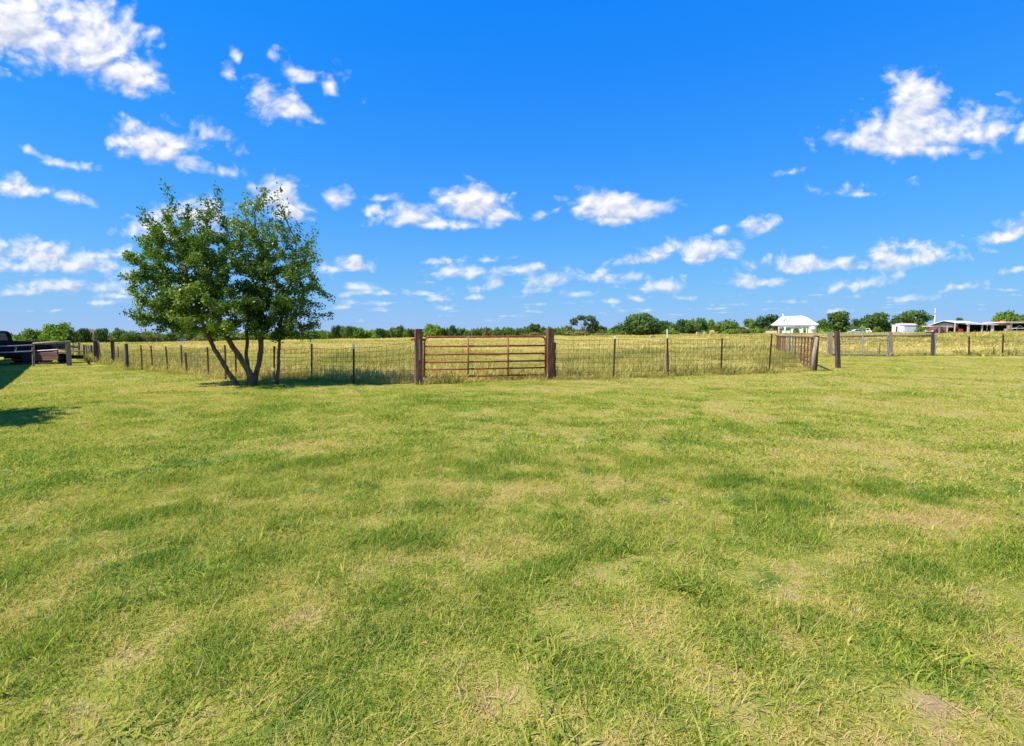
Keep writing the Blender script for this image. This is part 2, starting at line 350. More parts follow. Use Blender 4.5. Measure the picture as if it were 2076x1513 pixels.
M['dark_wood'] = mat('dark_wood', (0.15, 0.10, 0.065), (0.05, 0.034, 0.024), 8, 0.9, bump=0.7, stretch=(2, 2, 0.25))
M['grey_wood'] = mat('grey_wood', (0.44, 0.335, 0.225), (0.21, 0.15, 0.095), 9, 0.9, bump=0.6, stretch=(2.2, 2.2, 0.2))
M['tan_wood'] = mat('tan_wood', (0.42, 0.29, 0.19), (0.26, 0.165, 0.10), 7, 0.85, bump=0.4, stretch=(1, 1, 0.4))
M['red_pipe'] = mat('red_pipe', (0.40, 0.085, 0.025), (0.20, 0.045, 0.018), 6, 0.65, bump=0.15, spec=0.4, streak=(0.30, 0.14, 0.07))
M['rust'] = mat('rust', (0.26, 0.115, 0.06), (0.12, 0.05, 0.03), 16, 0.85, bump=0.3)
M['rust_pale'] = mat('rust_pale', (0.42, 0.27, 0.17), (0.26, 0.15, 0.09), 14, 0.8, bump=0.3)
M['t_post'] = mat('t_post', (0.12, 0.05, 0.028), (0.055, 0.028, 0.018), 14, 0.8, bump=0.3)
M['green_post'] = mat('green_post', (0.045, 0.06, 0.04), (0.028, 0.03, 0.022), 14, 0.7)
M['wire'] = mat('wire', (0.12, 0.10, 0.085), (0.07, 0.05, 0.04), 20, 0.65, metal=0.4)
M['galv'] = mat('galv', (0.42, 0.43, 0.43), (0.28, 0.28, 0.28), 12, 0.5, metal=0.5)
M['white_paint'] = mat('white_paint', (0.80, 0.79, 0.76), (0.66, 0.65, 0.62), 5, 0.6)
M['white_roof'] = mat('white_roof', (0.84, 0.85, 0.86), (0.76, 0.77, 0.79), 3, 0.45)
M['pink_wall'] = mat('pink_wall', (0.62, 0.46, 0.38), (0.50, 0.35, 0.28), 4, 0.8)
M['pale_blue'] = mat('pale_blue', (0.64, 0.70, 0.78), (0.54, 0.60, 0.68), 3, 0.55)
M['grey_roof'] = mat('grey_roof', (0.20, 0.23, 0.24), (0.14, 0.16, 0.17), 3, 0.55)
M['pale_roof'] = mat('pale_roof', (0.66, 0.69, 0.73), (0.54, 0.56, 0.59), 3, 0.5)
M['pink_roof'] = mat('pink_roof', (0.66, 0.47, 0.41), (0.54, 0.36, 0.31), 3, 0.6)
M['brick'] = mat('brick', (0.40, 0.15, 0.075), (0.28, 0.10, 0.055), 8, 0.85)
M['orange'] = mat('orange', (0.72, 0.24, 0.06), (0.55, 0.16, 0.05), 4, 0.6)
M['red_paint'] = mat('red_paint', (0.60, 0.045, 0.03), (0.40, 0.03, 0.02), 4, 0.5)
M['dark_inside'] = mat('dark_inside', (0.035, 0.035, 0.04), (0.02, 0.02, 0.022), 4, 0.9)  # near black: interior shade put into wall colour; also dark trim
M['brown_paint'] = mat('brown_paint', (0.17, 0.065, 0.04), (0.10, 0.04, 0.028), 4, 0.6)
M['green_paint'] = mat('green_paint', (0.14, 0.24, 0.20), (0.10, 0.17, 0.14), 4, 0.6)
M['black_paint'] = mat('black_paint', (0.016, 0.014, 0.014), (0.010, 0.009, 0.009), 4, 0.7, spec=0.15)
M['glass'] = mat('glass', (0.06, 0.07, 0.085), (0.05, 0.055, 0.07), 2, 0.12, spec=0.7)
M['rubber'] = mat('rubber', (0.025, 0.025, 0.025), (0.016, 0.016, 0.016), 8, 0.85)
M['silver'] = mat('silver', (0.55, 0.57, 0.59), (0.45, 0.47, 0.49), 3, 0.4, metal=0.3)
M['hay'] = mat('hay', (0.55, 0.37, 0.14), (0.38, 0.24, 0.09), 8, 0.95, bump=0.8)
M['plank'] = mat('plank', (0.34, 0.19, 0.13), (0.20, 0.105, 0.07), 5, 0.85, bump=0.4, stretch=(0.3, 2, 2))

# ------------------------------------------------------------------ ground
LP = [(-420, 724), (60, 724), (140, 728), (194, 735), (228, 739), (256, 749), (286, 751), (307, 751), (336, 756), (376, 758), (421, 763), (456, 769), (480, 768), (556, 770), (632, 768), (717, 778), (848, 779),
      (1117, 770), (1247, 768), (1353, 764), (1463, 760), (1560, 757), (1645, 752), (1600, 727), (1682, 722), (1804, 722), (1890, 722), (2033, 722), (2500, 722)]
LAWN_POLY = np.array([tuple(G(*p)[:2]) for p in LP] + [(80, -60), (-80, -60)])
def inside(x, y):
    x = np.asarray(x); y = np.asarray(y); r = np.zeros(x.shape, bool); n = len(LAWN_POLY)
    for i in range(n):
        (x1, y1), (x2, y2) = LAWN_POLY[i], LAWN_POLY[(i + 1) % n]
        c = ((y1 > y) != (y2 > y)) & (x < (x2 - x1) * (y - y1) / (y2 - y1 + 1e-12) + x1); r ^= c
    return r
SPOTS = [ # px, py, radius m, patch shift (positive: dry, negative: green)
 (920, 815, 1.3, -.32), (300, 790, .8, .4), (1240, 782, .9, .3), (1750, 915, .7, .34), (1700, 945, .5, .3), (1900, 925, .9, .25), (1650, 870, .8, -.2), (1560, 1000, .7, -.2), (360, 1160, .5, -.3), (330, 960, .6, -.28),
 (1000, 1100, .8, .12), (760, 1290, .4, -.3), (560, 1420, .45, -.25), (960, 1400, .25, .2), (1390, 1420, .35, .18), (1300, 1230, .35, .28), (1960, 1450, .35, .12), (1700, 1150, .45, -.2), (1150, 1090, .4, -.22),
 (880, 1110, .6, -.16), (300, 1310, .3, .3), (560, 1230, .4, .22), (1880, 1330, .4, -.2), (60, 1080, .6, .05), (420, 860, .9, -.2), (1950, 830, 1.4, .18), (150, 1400, .4, -.1), (1450, 830, 1.2, .1), (600, 830, 1.0, -.15)]
SPW = [(G(a, b), r, s) for a, b, r, s in SPOTS]
def patch_lawn(x, y):
    x = np.asarray(x, float); y = np.asarray(y, float)
    p = 0.405 + 0.14 * (fbm(x * 0.55, y, 0.40, 3, 21) - 0.5) + 0.36 * (fbm(x * 0.7, y * 1.25, 1.2, 3, 33, 0.6) - 0.5) + 0.58 * (fbm(x * 0.8, y * 1.2, 3.6, 3, 37, 0.6) - 0.5) + 0.72 * (fbm(x, y, 8.0, 2, 41) - 0.5)
    p = p + 0.05 * np.tanh(x / np.maximum(y, 1)) + 0.10 * sstep(6, 16, y) + 0.05 * (1 - sstep(1.8, 3.2, y))
    for c, r, s in SPW:
        d2 = ((x - c.x) ** 2 + (y - c.y) ** 2) / (r * r); p = p + 0.55 * s * np.exp(-d2 * 1.6)
    return np.clip(p, 0.0, 1)
TRK0, TRK1 = G(1180, 752), G(1600, 733)
def track(x, y):   # a mown strip inside the pasture, along the fence
    d = np.array([TRK1.x - TRK0.x, TRK1.y - TRK0.y]); L = np.hypot(*d); d /= L
    a = (x - TRK0.x) * d[0] + (y - TRK0.y) * d[1]; b = -(x - TRK0.x) * d[1] + (y - TRK0.y) * d[0]
    return np.exp(-(b / 1.7) ** 4) * sstep(-6, 1, a)
TALL = [(G(1300, 727), 3.2, 1.5), (G(1530, 713), 6.0, 2.2), (G(1190, 736), 2.2, 1.0), (G(1420, 718), 5.0, 1.2), (G(980, 742), 3.0, 0.9), (G(760, 735), 3.5, 1.2), (G(560, 728), 4.0, 1.3)]
def tall_strip(x, y):   # stands of ranker, greener grass
    v = 0
    for c, rx, ry in TALL: v = v + np.exp(-(((x - c.x) / rx) ** 2 + ((y - c.y) / ry) ** 2))
    return np.clip(v * (0.6 + 0.8 * fbm(x, y, 0.8, 2, 88)), 0, 1)
def patch_field(x, y):
    x = np.asarray(x, float); y = np.asarray(y, float)
    p = 0.58 + 0.85 * (fbm(x * 0.35, y, 0.09, 3, 51) - 0.5) + 0.6 * (fbm(x * 0.5, y, 0.45, 3, 61) - 0.5) - 0.42 * tall_strip(x, y)
    right = sstep(20, 60, x) * sstep(34, 60, y); p = p - 0.16 * right
    return np.clip(p, 0, 1)
ang = np.concatenate([np.linspace(R(20), R(160), 400, endpoint=False), np.linspace(R(160), R(380), 110, endpoint=False)])
rad = 0.25 * 1.029 ** np.arange(0, 345)
rr, aa = np.meshgrid(rad, ang, indexing='ij'); gx, gy = rr * np.cos(aa), rr * np.sin(aa)
gv = np.stack([gx, gy, Hn(gx, gy)], -1).reshape(-1, 3)
nr, na = rr.shape
ii, jj = np.meshgrid(np.arange(nr - 1), np.arange(na), indexing='ij'); j2 = (jj + 1) % na
gf = np.stack([ii * na + jj, (ii + 1) * na + jj, (ii + 1) * na + j2, ii * na + j2], -1).reshape(-1, 4)
cz_ = gv[:na].mean(0); gv = np.vstack([gv, cz_]); last = len(gv) - 1
q = np.arange(0, na, 2); gf = np.vstack([gf, np.stack([np.full(len(q), last), q, (q + 1) % na, (q + 2) % na], -1)])
past = 1.0 - inside(gv[:, 0], gv[:, 1]).astype(float)
pat = np.where(past > .5, patch_field(gv[:, 0], gv[:, 1]), patch_lawn(gv[:, 0], gv[:, 1]))
gm = bpy.data.materials.new('ground'); gm.use_nodes = True; t = NT(gm.node_tree); b = t.n['Principled BSDF']
ap = t.new('ShaderNodeAttribute', attribute_name='patch'); aq = t.new('ShaderNodeAttribute', attribute_name='pasture')
geo = t.new('ShaderNodeNewGeometry')
f1 = t.noise(geo.outputs['Position'], 7, 7, 0.68); f2 = t.noise(geo.outputs['Position'], 55, 4, 0.7)
fac = t.math('ADD', ap.outputs['Fac'], t.math('ADD', t.math('MULTIPLY_ADD', f1, 0.7, -0.35), t.math('MULTIPLY_ADD', f2, 0.6, -0.30)), clamp=True)
cl = t.ramp(fac, [(p, tuple(v * 0.66 for v in c)) for p, c in LAWN]); cp = t.ramp(fac, [(p, tuple(v * 0.95 for v in c)) for p, c in PAST])  # darker soil and thatch; shade of gaps between blades also put in
bl = t.maprange(t.math('ADD', aq.outputs['Fac'], t.math('MULTIPLY_ADD', f1, 0.8, -0.4)), 0.3, 0.7)
t.put(b.inputs['Base Color'], t.mix(bl, cl, cp)); b.inputs['Roughness'].default_value = 0.95; b.inputs['Specular IOR Level'].default_value = 0.1
bn = t.new('ShaderNodeBump'); bn.inputs['Strength'].default_value = 0.9; bn.inputs['Distance'].default_value = 0.05
t.put(bn.inputs['Height'], t.math('ADD', f1, t.math('MULTIPLY', f2, 0.5))); t.l.new(bn.outputs[0], b.inputs['Normal'])
ground = obj('ground', mesh_np('ground', gv, gf, gm, smooth=True, attrs={'patch': pat, 'pasture': past})); tag(ground, kind='structure')

# ------------------------------------------------------------------ grass
def blades(name, n, rad_, lo, hi, w, lean, m, seg=3, droop=0.35, seed=1, heads=0.0):
    g = np.random.default_rng(seed)
    rr_ = rad_ * np.sqrt(g.random(n)); th = g.random(n) * 2 * np.pi; bx, by = rr_ * np.cos(th), rr_ * np.sin(th)
    L = lo + (hi - lo) * g.random(n) ** 1.4; hd = g.random(n) * 2 * np.pi; ln = lean * (0.35 + 0.9 * g.random(n)); ww = w * (0.6 + 0.8 * g.random(n))
    dr = droop * g.random(n) * 1.6; tone = g.random(n); tw = g.normal(0, 0.5, n)
    vs = []; 
    for k in range(seg + 1):
        tt = k / seg
        off = ln * L * tt ** 1.5; z = L * np.maximum(tt - dr * tt * tt, 0.02 * k) * np.sqrt(np.maximum(1 - 0.35 * ln ** 2, .2))
        a2 = hd + tw * tt; cx_, cy_ = bx + off * np.cos(a2), by + off * np.sin(a2)
        wd = ww * (1 - tt ** 1.6) * 0.5 + 0.0003
        if heads: wd = np.where((k == seg - 1) & (tone > 1 - heads), ww * 1.3, wd)
        px_v, py_v = -np.sin(hd) * wd, np.cos(hd) * wd
        vs.append(np.stack([cx_ - px_v, cy_ - py_v, z], -1)); vs.append(np.stack([cx_ + px_v, cy_ + py_v, z], -1))
    V_ = np.stack(vs, 1).reshape(-1, 3); K = 2 * (seg + 1); base = np.arange(n)[:, None] * K
    F_ = np.concatenate([base + np.array([[2 * k, 2 * k + 1, 2 * k + 3, 2 * k + 2]]) for k in range(seg)], 0)
    return mesh_np(name, V_, F_, m, attrs={'tone': np.repeat(tone, K)})
def scatter(name, pts, scl, patch, protos, label, cat):
    n = len(pts); me = bpy.data.meshes.new(name + '_points'); me.vertices.add(n); me.vertices.foreach_set('co', np.asarray(pts, np.float32).ravel())
    rot = np.zeros((n, 3), np.float32); rot[:, 2] = rng.random(n) * 6.283
    for nm, v in (('scl', scl), ('rot', rot)):
        a = me.attributes.new(nm, 'FLOAT_VECTOR', 'POINT'); a.data.foreach_set('vector', np.asarray(v, np.float32).ravel())
    a = me.attributes.new('patch', 'FLOAT', 'POINT'); a.data.foreach_set('value', np.asarray(patch, np.float32))
    o = obj(name, me); tag(o, label, cat, kind='stuff')
    c = bpy.data.collections.new(name + '_kinds')
    for i, p in enumerate(protos): c.objects.link(bpy.data.objects.new('%s_kind' % name, p))
    ng = bpy.data.node_groups.new(name, 'GeometryNodeTree')
    ng.interface.new_socket('Geometry', in_out='INPUT', socket_type='NodeSocketGeometry'); ng.interface.new_socket('Geometry', in_out='OUTPUT', socket_type='NodeSocketGeometry')
    gi = ng.nodes.new('NodeGroupInput'); go = ng.nodes.new('NodeGroupOutput'); ip = ng.nodes.new('GeometryNodeInstanceOnPoints')
    ci = ng.nodes.new('GeometryNodeCollectionInfo'); ci.inputs['Collection'].default_value = c; ci.inputs['Separate Children'].default_value = True; ci.inputs['Reset Children'].default_value = True
    def na_(nm):
        q_ = ng.nodes.new('GeometryNodeInputNamedAttribute'); q_.data_type = 'FLOAT_VECTOR'; q_.inputs['Name'].default_value = nm; return q_.outputs['Attribute']
    L_ = ng.links; L_.new(gi.outputs[0], ip.inputs['Points']); L_.new(ci.outputs[0], ip.inputs['Instance']); ip.inputs['Pick Instance'].default_value = True
    e2r = ng.nodes.new('FunctionNodeEulerToRotation'); L_.new(na_('rot'), e2r.inputs[0])
    L_.new(e2r.outputs[0], ip.inputs['Rotation']); L_.new(na_('scl'), ip.inputs['Scale']); L_.new(ip.outputs[0], go.inputs[0])
    md = o.modifiers.new('scatter', 'NODES'); md.node_group = ng
    return o
def wedge(n, r0, r1, half=R(56)):
    r_ = np.sqrt(r0 ** 2 + (r1 ** 2 - r0 ** 2) * rng.random(n)); a_ = (rng.random(n) * 2 - 1) * half
    return r_ * np.sin(a_), r_ * np.cos(a_)
near_p = [blades('lawn_tuft', 190, 0.17, 0.025, 0.075, 0.0034, 0.95, M['lawn_blade'], 4, 0.6, s_) for s_ in (1, 2, 3, 4)]
mid_p = [blades('lawn_tuft', 150, 0.26, 0.03, 0.075, 0.008, 0.95, M['lawn_blade'], 3, 0.5, s_) for s_ in (5, 6, 7)]
xs, ys, ss, pp = [], [], [], []
def lawn_layer(r0, r1, dens, protos, nm, sc, hsc):
    n = int(dens * R(56) * (r1 ** 2 - r0 ** 2)); x, y = wedge(n, r0, r1); k = inside(x, y); x, y = x[k], y[k]
    p = patch_lawn(x, y); keep = rng.random(len(x)) > sstep(0.62, 1.0, p) * 0.40; x, y, p = x[keep], y[keep], p[keep]
    lush = sstep(0.5, 0.15, p); hz = hsc * (0.55 + 0.75 * (1 - sstep(0.12, 0.55, p)) + 0.35 * rng.random(len(x)))
    s = np.stack([sc * (0.85 + 0.3 * rng.random(len(x)))] * 2 + [hz], -1)
    return scatter(nm, np.stack([x, y, Hn(x, y) - 0.004], -1), s, p, protos, 'mown yellow green lawn grass blades ' + ('close to the camera' if r0 < 2 else 'towards the fence'), 'grass')
lawn_layer(0.6, 6.5, 62, near_p, 'lawn_grass', 1.0, 0.92)
lawn_layer(6.3, 16, 22, mid_p, 'lawn_grass', 1.15, 0.75)
lawn_layer(15.5, 44, 6.5, mid_p, 'lawn_grass', 2.0, 0.8)
def extra(nm, r0, r1, dens, protos, sel, pv, lab, cat):
    n = int(dens * R(56) * (r1 ** 2 - r0 ** 2)); x, y = wedge(n, r0, r1); k = inside(x, y); x, y = x[k], y[k]; p = patch_lawn(x, y); k = sel(p); x, y, p = x[k], y[k], p[k]
    s = np.stack([0.7 + 0.7 * rng.random(len(x))] * 3, -1); return scatter(nm, np.stack([x, y, Hn(x, y) - 0.003], -1), s, np.clip(pv(p), 0, 1), protos, lab, cat)
coarse = [blades('coarse_tuft', 46, 0.10, 0.05, 0.13, 0.0062, 1.05, M['lawn_blade'], 4, 0.75, s_) for s_ in (21, 22, 23)]
thatch = [blades('thatch', 40, 0.20, 0.03, 0.085, 0.0034, 1.5, M['lawn_blade'], 5, 1.35, s_) for s_ in (24, 25, 26)]
weedy = [blades('broad_weed', 12, 0.03, 0.03, 0.06, 0.014, 1.3, M['lawn_blade'], 3, 0.8, s_) for s_ in (27, 28)]
extra('coarse_grass', 0.8, 11, 9, coarse, lambda p: (p < .46) & (rng.random(len(p)) < .8), lambda p: p * .6 + .05, 'coarse green grass clumps in the lawn', 'grass')
extra('dry_thatch', 0.8, 9, 14, thatch, lambda p: rng.random(len(p)) < .25 + p, lambda p: p * .35 + .62, 'dry straw coloured thatch lying in the lawn', 'grass')
extra('broad_weeds', 0.8, 12, 3.2, weedy, lambda p: rng.random(len(p)) < .7, lambda p: p * .3 + .1, 'small broad leaved weeds in the lawn', 'weeds')
fld_p = [blades('field_tuft', 130, 0.5, 0.22, 0.62, 0.010, 0.55, M['field_blade'], 3, 0.3, s_, heads=0.3) for s_ in (11, 12, 13)]
fld_far = [blades('field_tuft', 110, 0.6, 0.25, 0.55, 0.022, 0.5, M['field_blade'], 2, 0.25, s_, heads=0.3) for s_ in (14, 15)]
def field_layer(r0, r1, dens, protos, sc, hs_, lab):
    n = int(dens * R(56) * (r1 ** 2 - r0 ** 2)); x, y = wedge(n, r0, r1); k = ~inside(x, y); x, y = x[k], y[k]
    tr_ = track(x, y); p = patch_field(x, y)
    hgt = hs_ * (0.35 + 1.05 * sstep(0.35, 0.68, fbm(x * 0.5, y, 0.28, 3, 71))) * (1 - 0.72 * tr_) * (1 + 0.55 * tall_strip(x, y)) * (0.75 + 0.5 * rng.random(len(x)))
    p = np.clip(p + 0.12 * tr_ - 0.25 * (rng.random(len(x)) < 0.10), 0, 1)
    s = np.stack([sc * (0.8 + 0.4 * rng.random(len(x)))] * 2 + [hgt], -1)
    return scatter('pasture_grass', np.stack([x, y, Hn(x, y) - 0.01], -1), s, p, protos, lab, 'grass')
field_layer(14, 42, 4.2, fld_p, 1.0, 0.72, 'tall golden pasture grass just behind the fence')
field_layer(41, 90, 0.85, fld_far, 1.5, 0.72, 'golden pasture grass in the middle of the field')
field_layer(88, 175, 0.22, fld_far, 2.6, 0.75, 'far golden pasture grass below the tree line')
# weeds and uncut grass along the foot of the fences
wx, wy, wp, ws = [], [], [], []
def weeds(p0, p1, per_m, hgt, pv, spread_=0.22):
    a, b_ = G(*p0), G(*p1); L = (b_ - a).length; n = int(L * per_m)
    u_ = rng.random(n); x = a.x + (b_.x - a.x) * u_ + rng.normal(0, spread_, n); y = a.y + (b_.y - a.y) * u_ + rng.normal(0, spread_, n)
    wx.extend(x); wy.extend(y); wp.extend(np.clip(pv + rng.normal(0, 0.12, n), 0, 1)); ws.extend(hgt * (0.5 + rng.random(n)))
for i in range(3, len(LP) - 2):
    if (LP[i], LP[i + 1]) == ((848, 779), (1117, 770)): weeds(LP[i], LP[i + 1], 6, 0.22, 0.4); continue
    weeds(LP[i], LP[i + 1], 5, 0.36, 0.32)
weeds((585, 764), (730, 764), 10, 0.75, 0.18, 0.35); weeds((1117, 769), (1240, 767), 6, 0.7, 0.45)
weeds((1566, 750), (1600, 728), 5, 1.1, 0.12, 0.4); weeds((1700, 720), (1890, 721), 8, 1.0, 0.55, 0.4)
wx, wy = np.array(wx), np.array(wy)
scatter('fence_weeds', np.stack([wx, wy, Hn(wx, wy)], -1), np.stack([np.full(len(wx), .42)] * 2 + [np.array(ws)], -1), np.array(wp), fld_p, 'uncut weeds along the foot of the wire fences', 'weeds')

# ------------------------------------------------------------------ posts, fences, gates
def base_top(px_b, py_b, px_t, py_t):
    """foot on the ground and top of a post, both at the post's own distance"""
    g = G(px_b, py_b); tpt = P(px_t, py_t, g.y); return g, tpt
def timber(name, px_b, py_b, px_t, py_t, w, d, m, label, cat='post', rz=0.0, sink=0.25, chop=0.0, seed=0, round_=False):
    g, tp = base_top(px_b, py_b, px_t, py_t); h = tp.z - g.z; lean = tp.x - g.x; r_ = random.Random(seed)
    o = thing(name, g, label, cat, rz=rz)
    n = 7; mb = MB()
    if round_:
        pts = [(lean * k / n + r_.uniform(-.008, .008), r_.uniform(-.008, .008), h * k / n) for k in range(n + 1)]
        pts = [(0, 0, -sink)] + pts
        mb.tube(pts, [w / 2 * (1.08 - 0.16 * k / n + r_.uniform(-.04, .04)) for k in range(n + 2)], 9)
    else:
        rows = []
        for k in range(n + 1):
            z = -sink + (h + sink) * k / n; cx = lean * max(z, 0) / h
            row = []
            for sx_, sy_ in ((-1, -1), (1, -1), (1, 1), (-1, 1)):
                zz_ = z + (r_.uniform(-.5, 1) * chop if k == n else 0)
                row.append(Vector((cx + sx_ * w / 2 * r_.uniform(.95, 1.04), sy_ * d / 2 * r_.uniform(.95, 1.04), zz_)))
            rows.append(row)
        vs = [v for row in rows for v in row]; fs = [(3, 2, 1, 0), tuple(4 * n + i for i in range(4))]
        for k in range(n):
            for i in range(4): fs.append((4 * k + i, 4 * k + (i + 1) % 4, 4 * k + 4 + (i + 1) % 4, 4 * k + 4 + i))
        mb.add(vs, fs)
    mb.build('post_body', m, o, bevel=0.0 if round_ else 0.008, smooth=round_)
    return o, g, tp, h
def tpost(parent, foot, top, m, wid=0.055, cap=None, rz=0.0):
    """steel T-post: flange, web and a row of studs, one part of its fence"""
    o0 = parent.location; foot, top = Vector(foot), Vector(top); mb = MB(o0)
    d = (top - foot); ft = foot - d.normalized() * 0.3
    mb.beam(ft, top, wid, 0.012, up=Vector((0, 1, 0))); off = Vector((0, 0.022, 0))
    mb.beam(ft + off, top + off, 0.012, 0.036, up=Vector((0, 1, 0)))
    for k in range(1, 12):
        p = foot + d * (k / 12.5) - Vector((0, 0.009, 0)); mb.box(p, (0.02, 0.012, 0.014))
    po = mb.build('post', m, parent)
    if cap:
        cb = MB(o0); cb.tube([top - d.normalized() * cap[0], top + d.normalized() * cap[1]], cap[2], 7); cb.build('post_cap', cap[3], po)
    return po
def wire_span(parent, a0, a1, b0, b1, rows, step, r=0.0055, sag=0.03, seed=0, m=None, top_r=None):
    """woven wire between two posts: a = foot and top at one end, b = at the other; one part per span"""
    r_ = random.Random(seed); mb = MB(parent.location)
    a0, a1, b0, b1 = (Vector(v) for v in (a0, a1, b0, b1)); L = (b0 - a0).length; nv = max(2, int(L / step)); ns = max(3, int(L / 0.7))
    ph = [r_.uniform(0, 6) for _ in range(rows)]
    def pt(u, v, i=0):
        q = (a0.lerp(a1, v)).lerp(b0.lerp(b1, v), u); q.z -= sag * 4 * u * (1 - u) * (0.4 + v) + 0.012 * math.sin(9 * u + ph[i % rows]); q.y += 0.015 * math.sin(7 * u + 5 * v); return q
    for i in range(rows):
        v = (i / (rows - 1)) ** 0.92
        mb.tube([pt(k / ns, 0.03 + 0.95 * v, i) for k in range(ns + 1)], (top_r or r * 1.25) if i == rows - 1 else r, 3, caps=False)
    for k in range(1, nv):
        u = (k + r_.uniform(-.16, .16)) / nv
        mb.tube([pt(u, 0.03, k), pt(u + r_.uniform(-.006, .006), 0.5, k), pt(u, 0.98, k)], r * 0.85, 3, caps=False)
    return mb.build('wire_mesh', m or M['wire'], parent)

# -- red pipe gate and its two timber posts
gpl, gl0, gl1, glh = timber('gate_post', 849, 780, 848.5, 667.5, 0.215, 0.20, M['tie_wood'], 'square reddish brown timber post left of the red pipe gate', rz=R(20), chop=0.01, seed=3)
gpr, gr0, gr1, grh = timber('gate_post', 1115, 770, 1115, 666.5, 0.235, 0.20, M['tie_wood'], 'square reddish brown timber post right of the red pipe gate', rz=R(20), chop=0.03, seed=4)
MB().beam((0.02, -0.112, 0.75), (0.02, -0.112, 1.38), 0.035, 0.018, up=Vector((0, 1, 0))).build('hinge_strap', M['galv'], gpl)
MB().tube([(0.03, -0.12, 0.70), (0.05, -0.13, 0.58), (0.02, -0.13, 0.50), (0.05, -0.12, 0.62)], 0.012, 5).build('chain', M['wire'], gpl)
MB().box((-0.17, 0.0, 1.38), (0.13, 0.06, 0.075)).build('bracket', M['orange'], gpl, bevel=0.01)
MB().box((0.15, -0.02, 1.37), (0.10, 0.05, 0.07)).build('hinge', M['rust'], gpl, bevel=0.008)
MB().tube([(-0.13, -0.03, 0.62), (-0.14, -0.03, 0.1)], 0.012, 5).build('rod', M['galv'], gpl)
MB().beam((0.155, 0.02, -0.1), (0.155, 0.02, 1.27), 0.06, 0.05, up=Vector((0, 1, 0))).build('steel_stake', M['t_post'], gpr)
MB().tube([(0.2, 0.0, 1.25), (0.215, -0.01, 0.9), (0.19, 0, 0.55), (0.215, 0, 0.1)], 0.016, 5).build('wire_coil', M['wire'], gpr)
MB().beam((0.035, -0.112, 0.9), (0.035, -0.112, 1.25), 0.06, 0.018, up=Vector((0, 1, 0))).build('dark_plate', M['dark_wood'], gpr)
ga, gb = G(860, 777), G(1106, 770)
ga_t, gb_t = P(860, 683.5, ga.y), P(1106, 682.5, gb.y); ga_b, gb_b = P(860, 764.5, ga.y), P(1106, 759.5, gb.y)
gate = thing('pipe_gate', ((ga.x + gb.x) / 2, (ga.y + gb.y) / 2, (ga.z + gb.z) / 2), 'red painted six bar pipe gate closed between two timber posts', 'gate')
def gp(u, v): return (ga_b.lerp(ga_t, v)).lerp(gb_b.lerp(gb_t, v), u)
GO = gate.location
cr = 0.055
fr = [gp(0, 0), gp(0, 1 - cr * 2.6), gp(0.006, 1 - cr * 1.1), gp(0.018, 1 - cr * .3), gp(0.038, 1), gp(0.5, 1), gp(0.962, 1), gp(0.982, 1 - cr * .3), gp(0.994, 1 - cr * 1.1), gp(1, 1 - cr * 2.6), gp(1, 0)]
MB(GO).tube(fr, 0.034, 9).build('gate_frame', M['red_pipe'], gate, smooth=True)
for v in (0.0, 0.185, 0.365, 0.56, 0.765):
    MB(GO).tube([gp(0.002, v), gp(0.5, v - 0.004), gp(0.998, v)], 0.029, 8).build('bar', M['red_pipe'], gate, smooth=True)
for u in (0.345, 0.675):
    MB(GO).tube([gp(u, -0.005) - Vector((0, .02, 0)), gp(u, 1) - Vector((0, .02, 0))], 0.028, 8).build('brace', M['red_pipe'], gate, smooth=True)
MB(GO).beam(gp(-0.002, 0.02) - Vector((0, .02, 0)), gp(-0.002, -0.14) - Vector((0, .02, 0)), 0.012, 0.012, up=Vector((0, 1, 0))).build('drop_rod', M['rust'], gate)
for v in (0.765, 0.74, 0.10):
    MB(GO).tube([gp(-0.03 if v < .7 else 1.0, v), gp(0.0 if v < .7 else 1.03, v)], 0.014, 6).build('hinge_pin' if v < .7 else 'latch', M['rust'], gate)
MB(GO).box(gp(0.985, 0.55), (0.10, 0.03, 0.09)).build('latch_plate', M['orange'], gate, bevel=0.01)

# -- wire fence left of the gate, past the tree
FL = [((717, 779), (717, 698), 't'), ((632, 767), (632, 697), 'g'), ((556, 769), (556, 702), 't'), ((479, 768), (477, 704), 't'), ((458, 770), (456, 700), 't'), ((423, 763), (420.5, 704), 't'),
      ((369.5, 754), (367, 700), 't'), ((341, 756), (336, 703), 't'), ((309.5, 751), (306, 701), 't'), ((288.5, 751), (285.5, 700), 't'), ((259, 750), (256, 697), 'w')]
fence = thing('wire_fence', G(632, 767), 'sagging woven wire fence running left from the red gate behind the leafy tree', 'fence')
prev = (gl0 + Vector((-.08, 0, 0)), gl0.lerp(gl1, 0.80) + Vector((-.08, 0, 0)))
for i, ((bx, by), (tx, ty), k) in enumerate(FL):
    f, tp = base_top(bx, by, tx, ty)
    mt = {'t': M['t_post'], 'g': M['green_post'], 'w': M['dark_wood']}[k]
    if k == 'w': MB(fence.location).tube([f - Vector((0, 0, .3)), f.lerp(tp, .5), tp], 0.06, 8).build('post', M['dark_wood'], fence)
    else: tpost(fence, f, tp, mt, 0.062, cap=(0.14, 0.0, 0.036, M['white_paint']) if bx == 717 else None)
    hi = 0.93 if bx > 430 else 0.97
    top_ = f.lerp(tp, hi if bx != 632 else 0.90)
    wire_span(fence, prev[0], prev[1], f, top_, 8 if bx > 500 else 9, 0.17 if bx > 500 else 0.16, 0.0052 if bx > 500 else 0.004, 0.035, seed=i)
    prev = (f, top_)
wf, wt_ = base_top(254.5, 748, 253, 697)
MB(fence.location).tube([wf - Vector((0, 0, .3)), wt_], 0.05, 7).build('post', M['grey_wood'], fence)
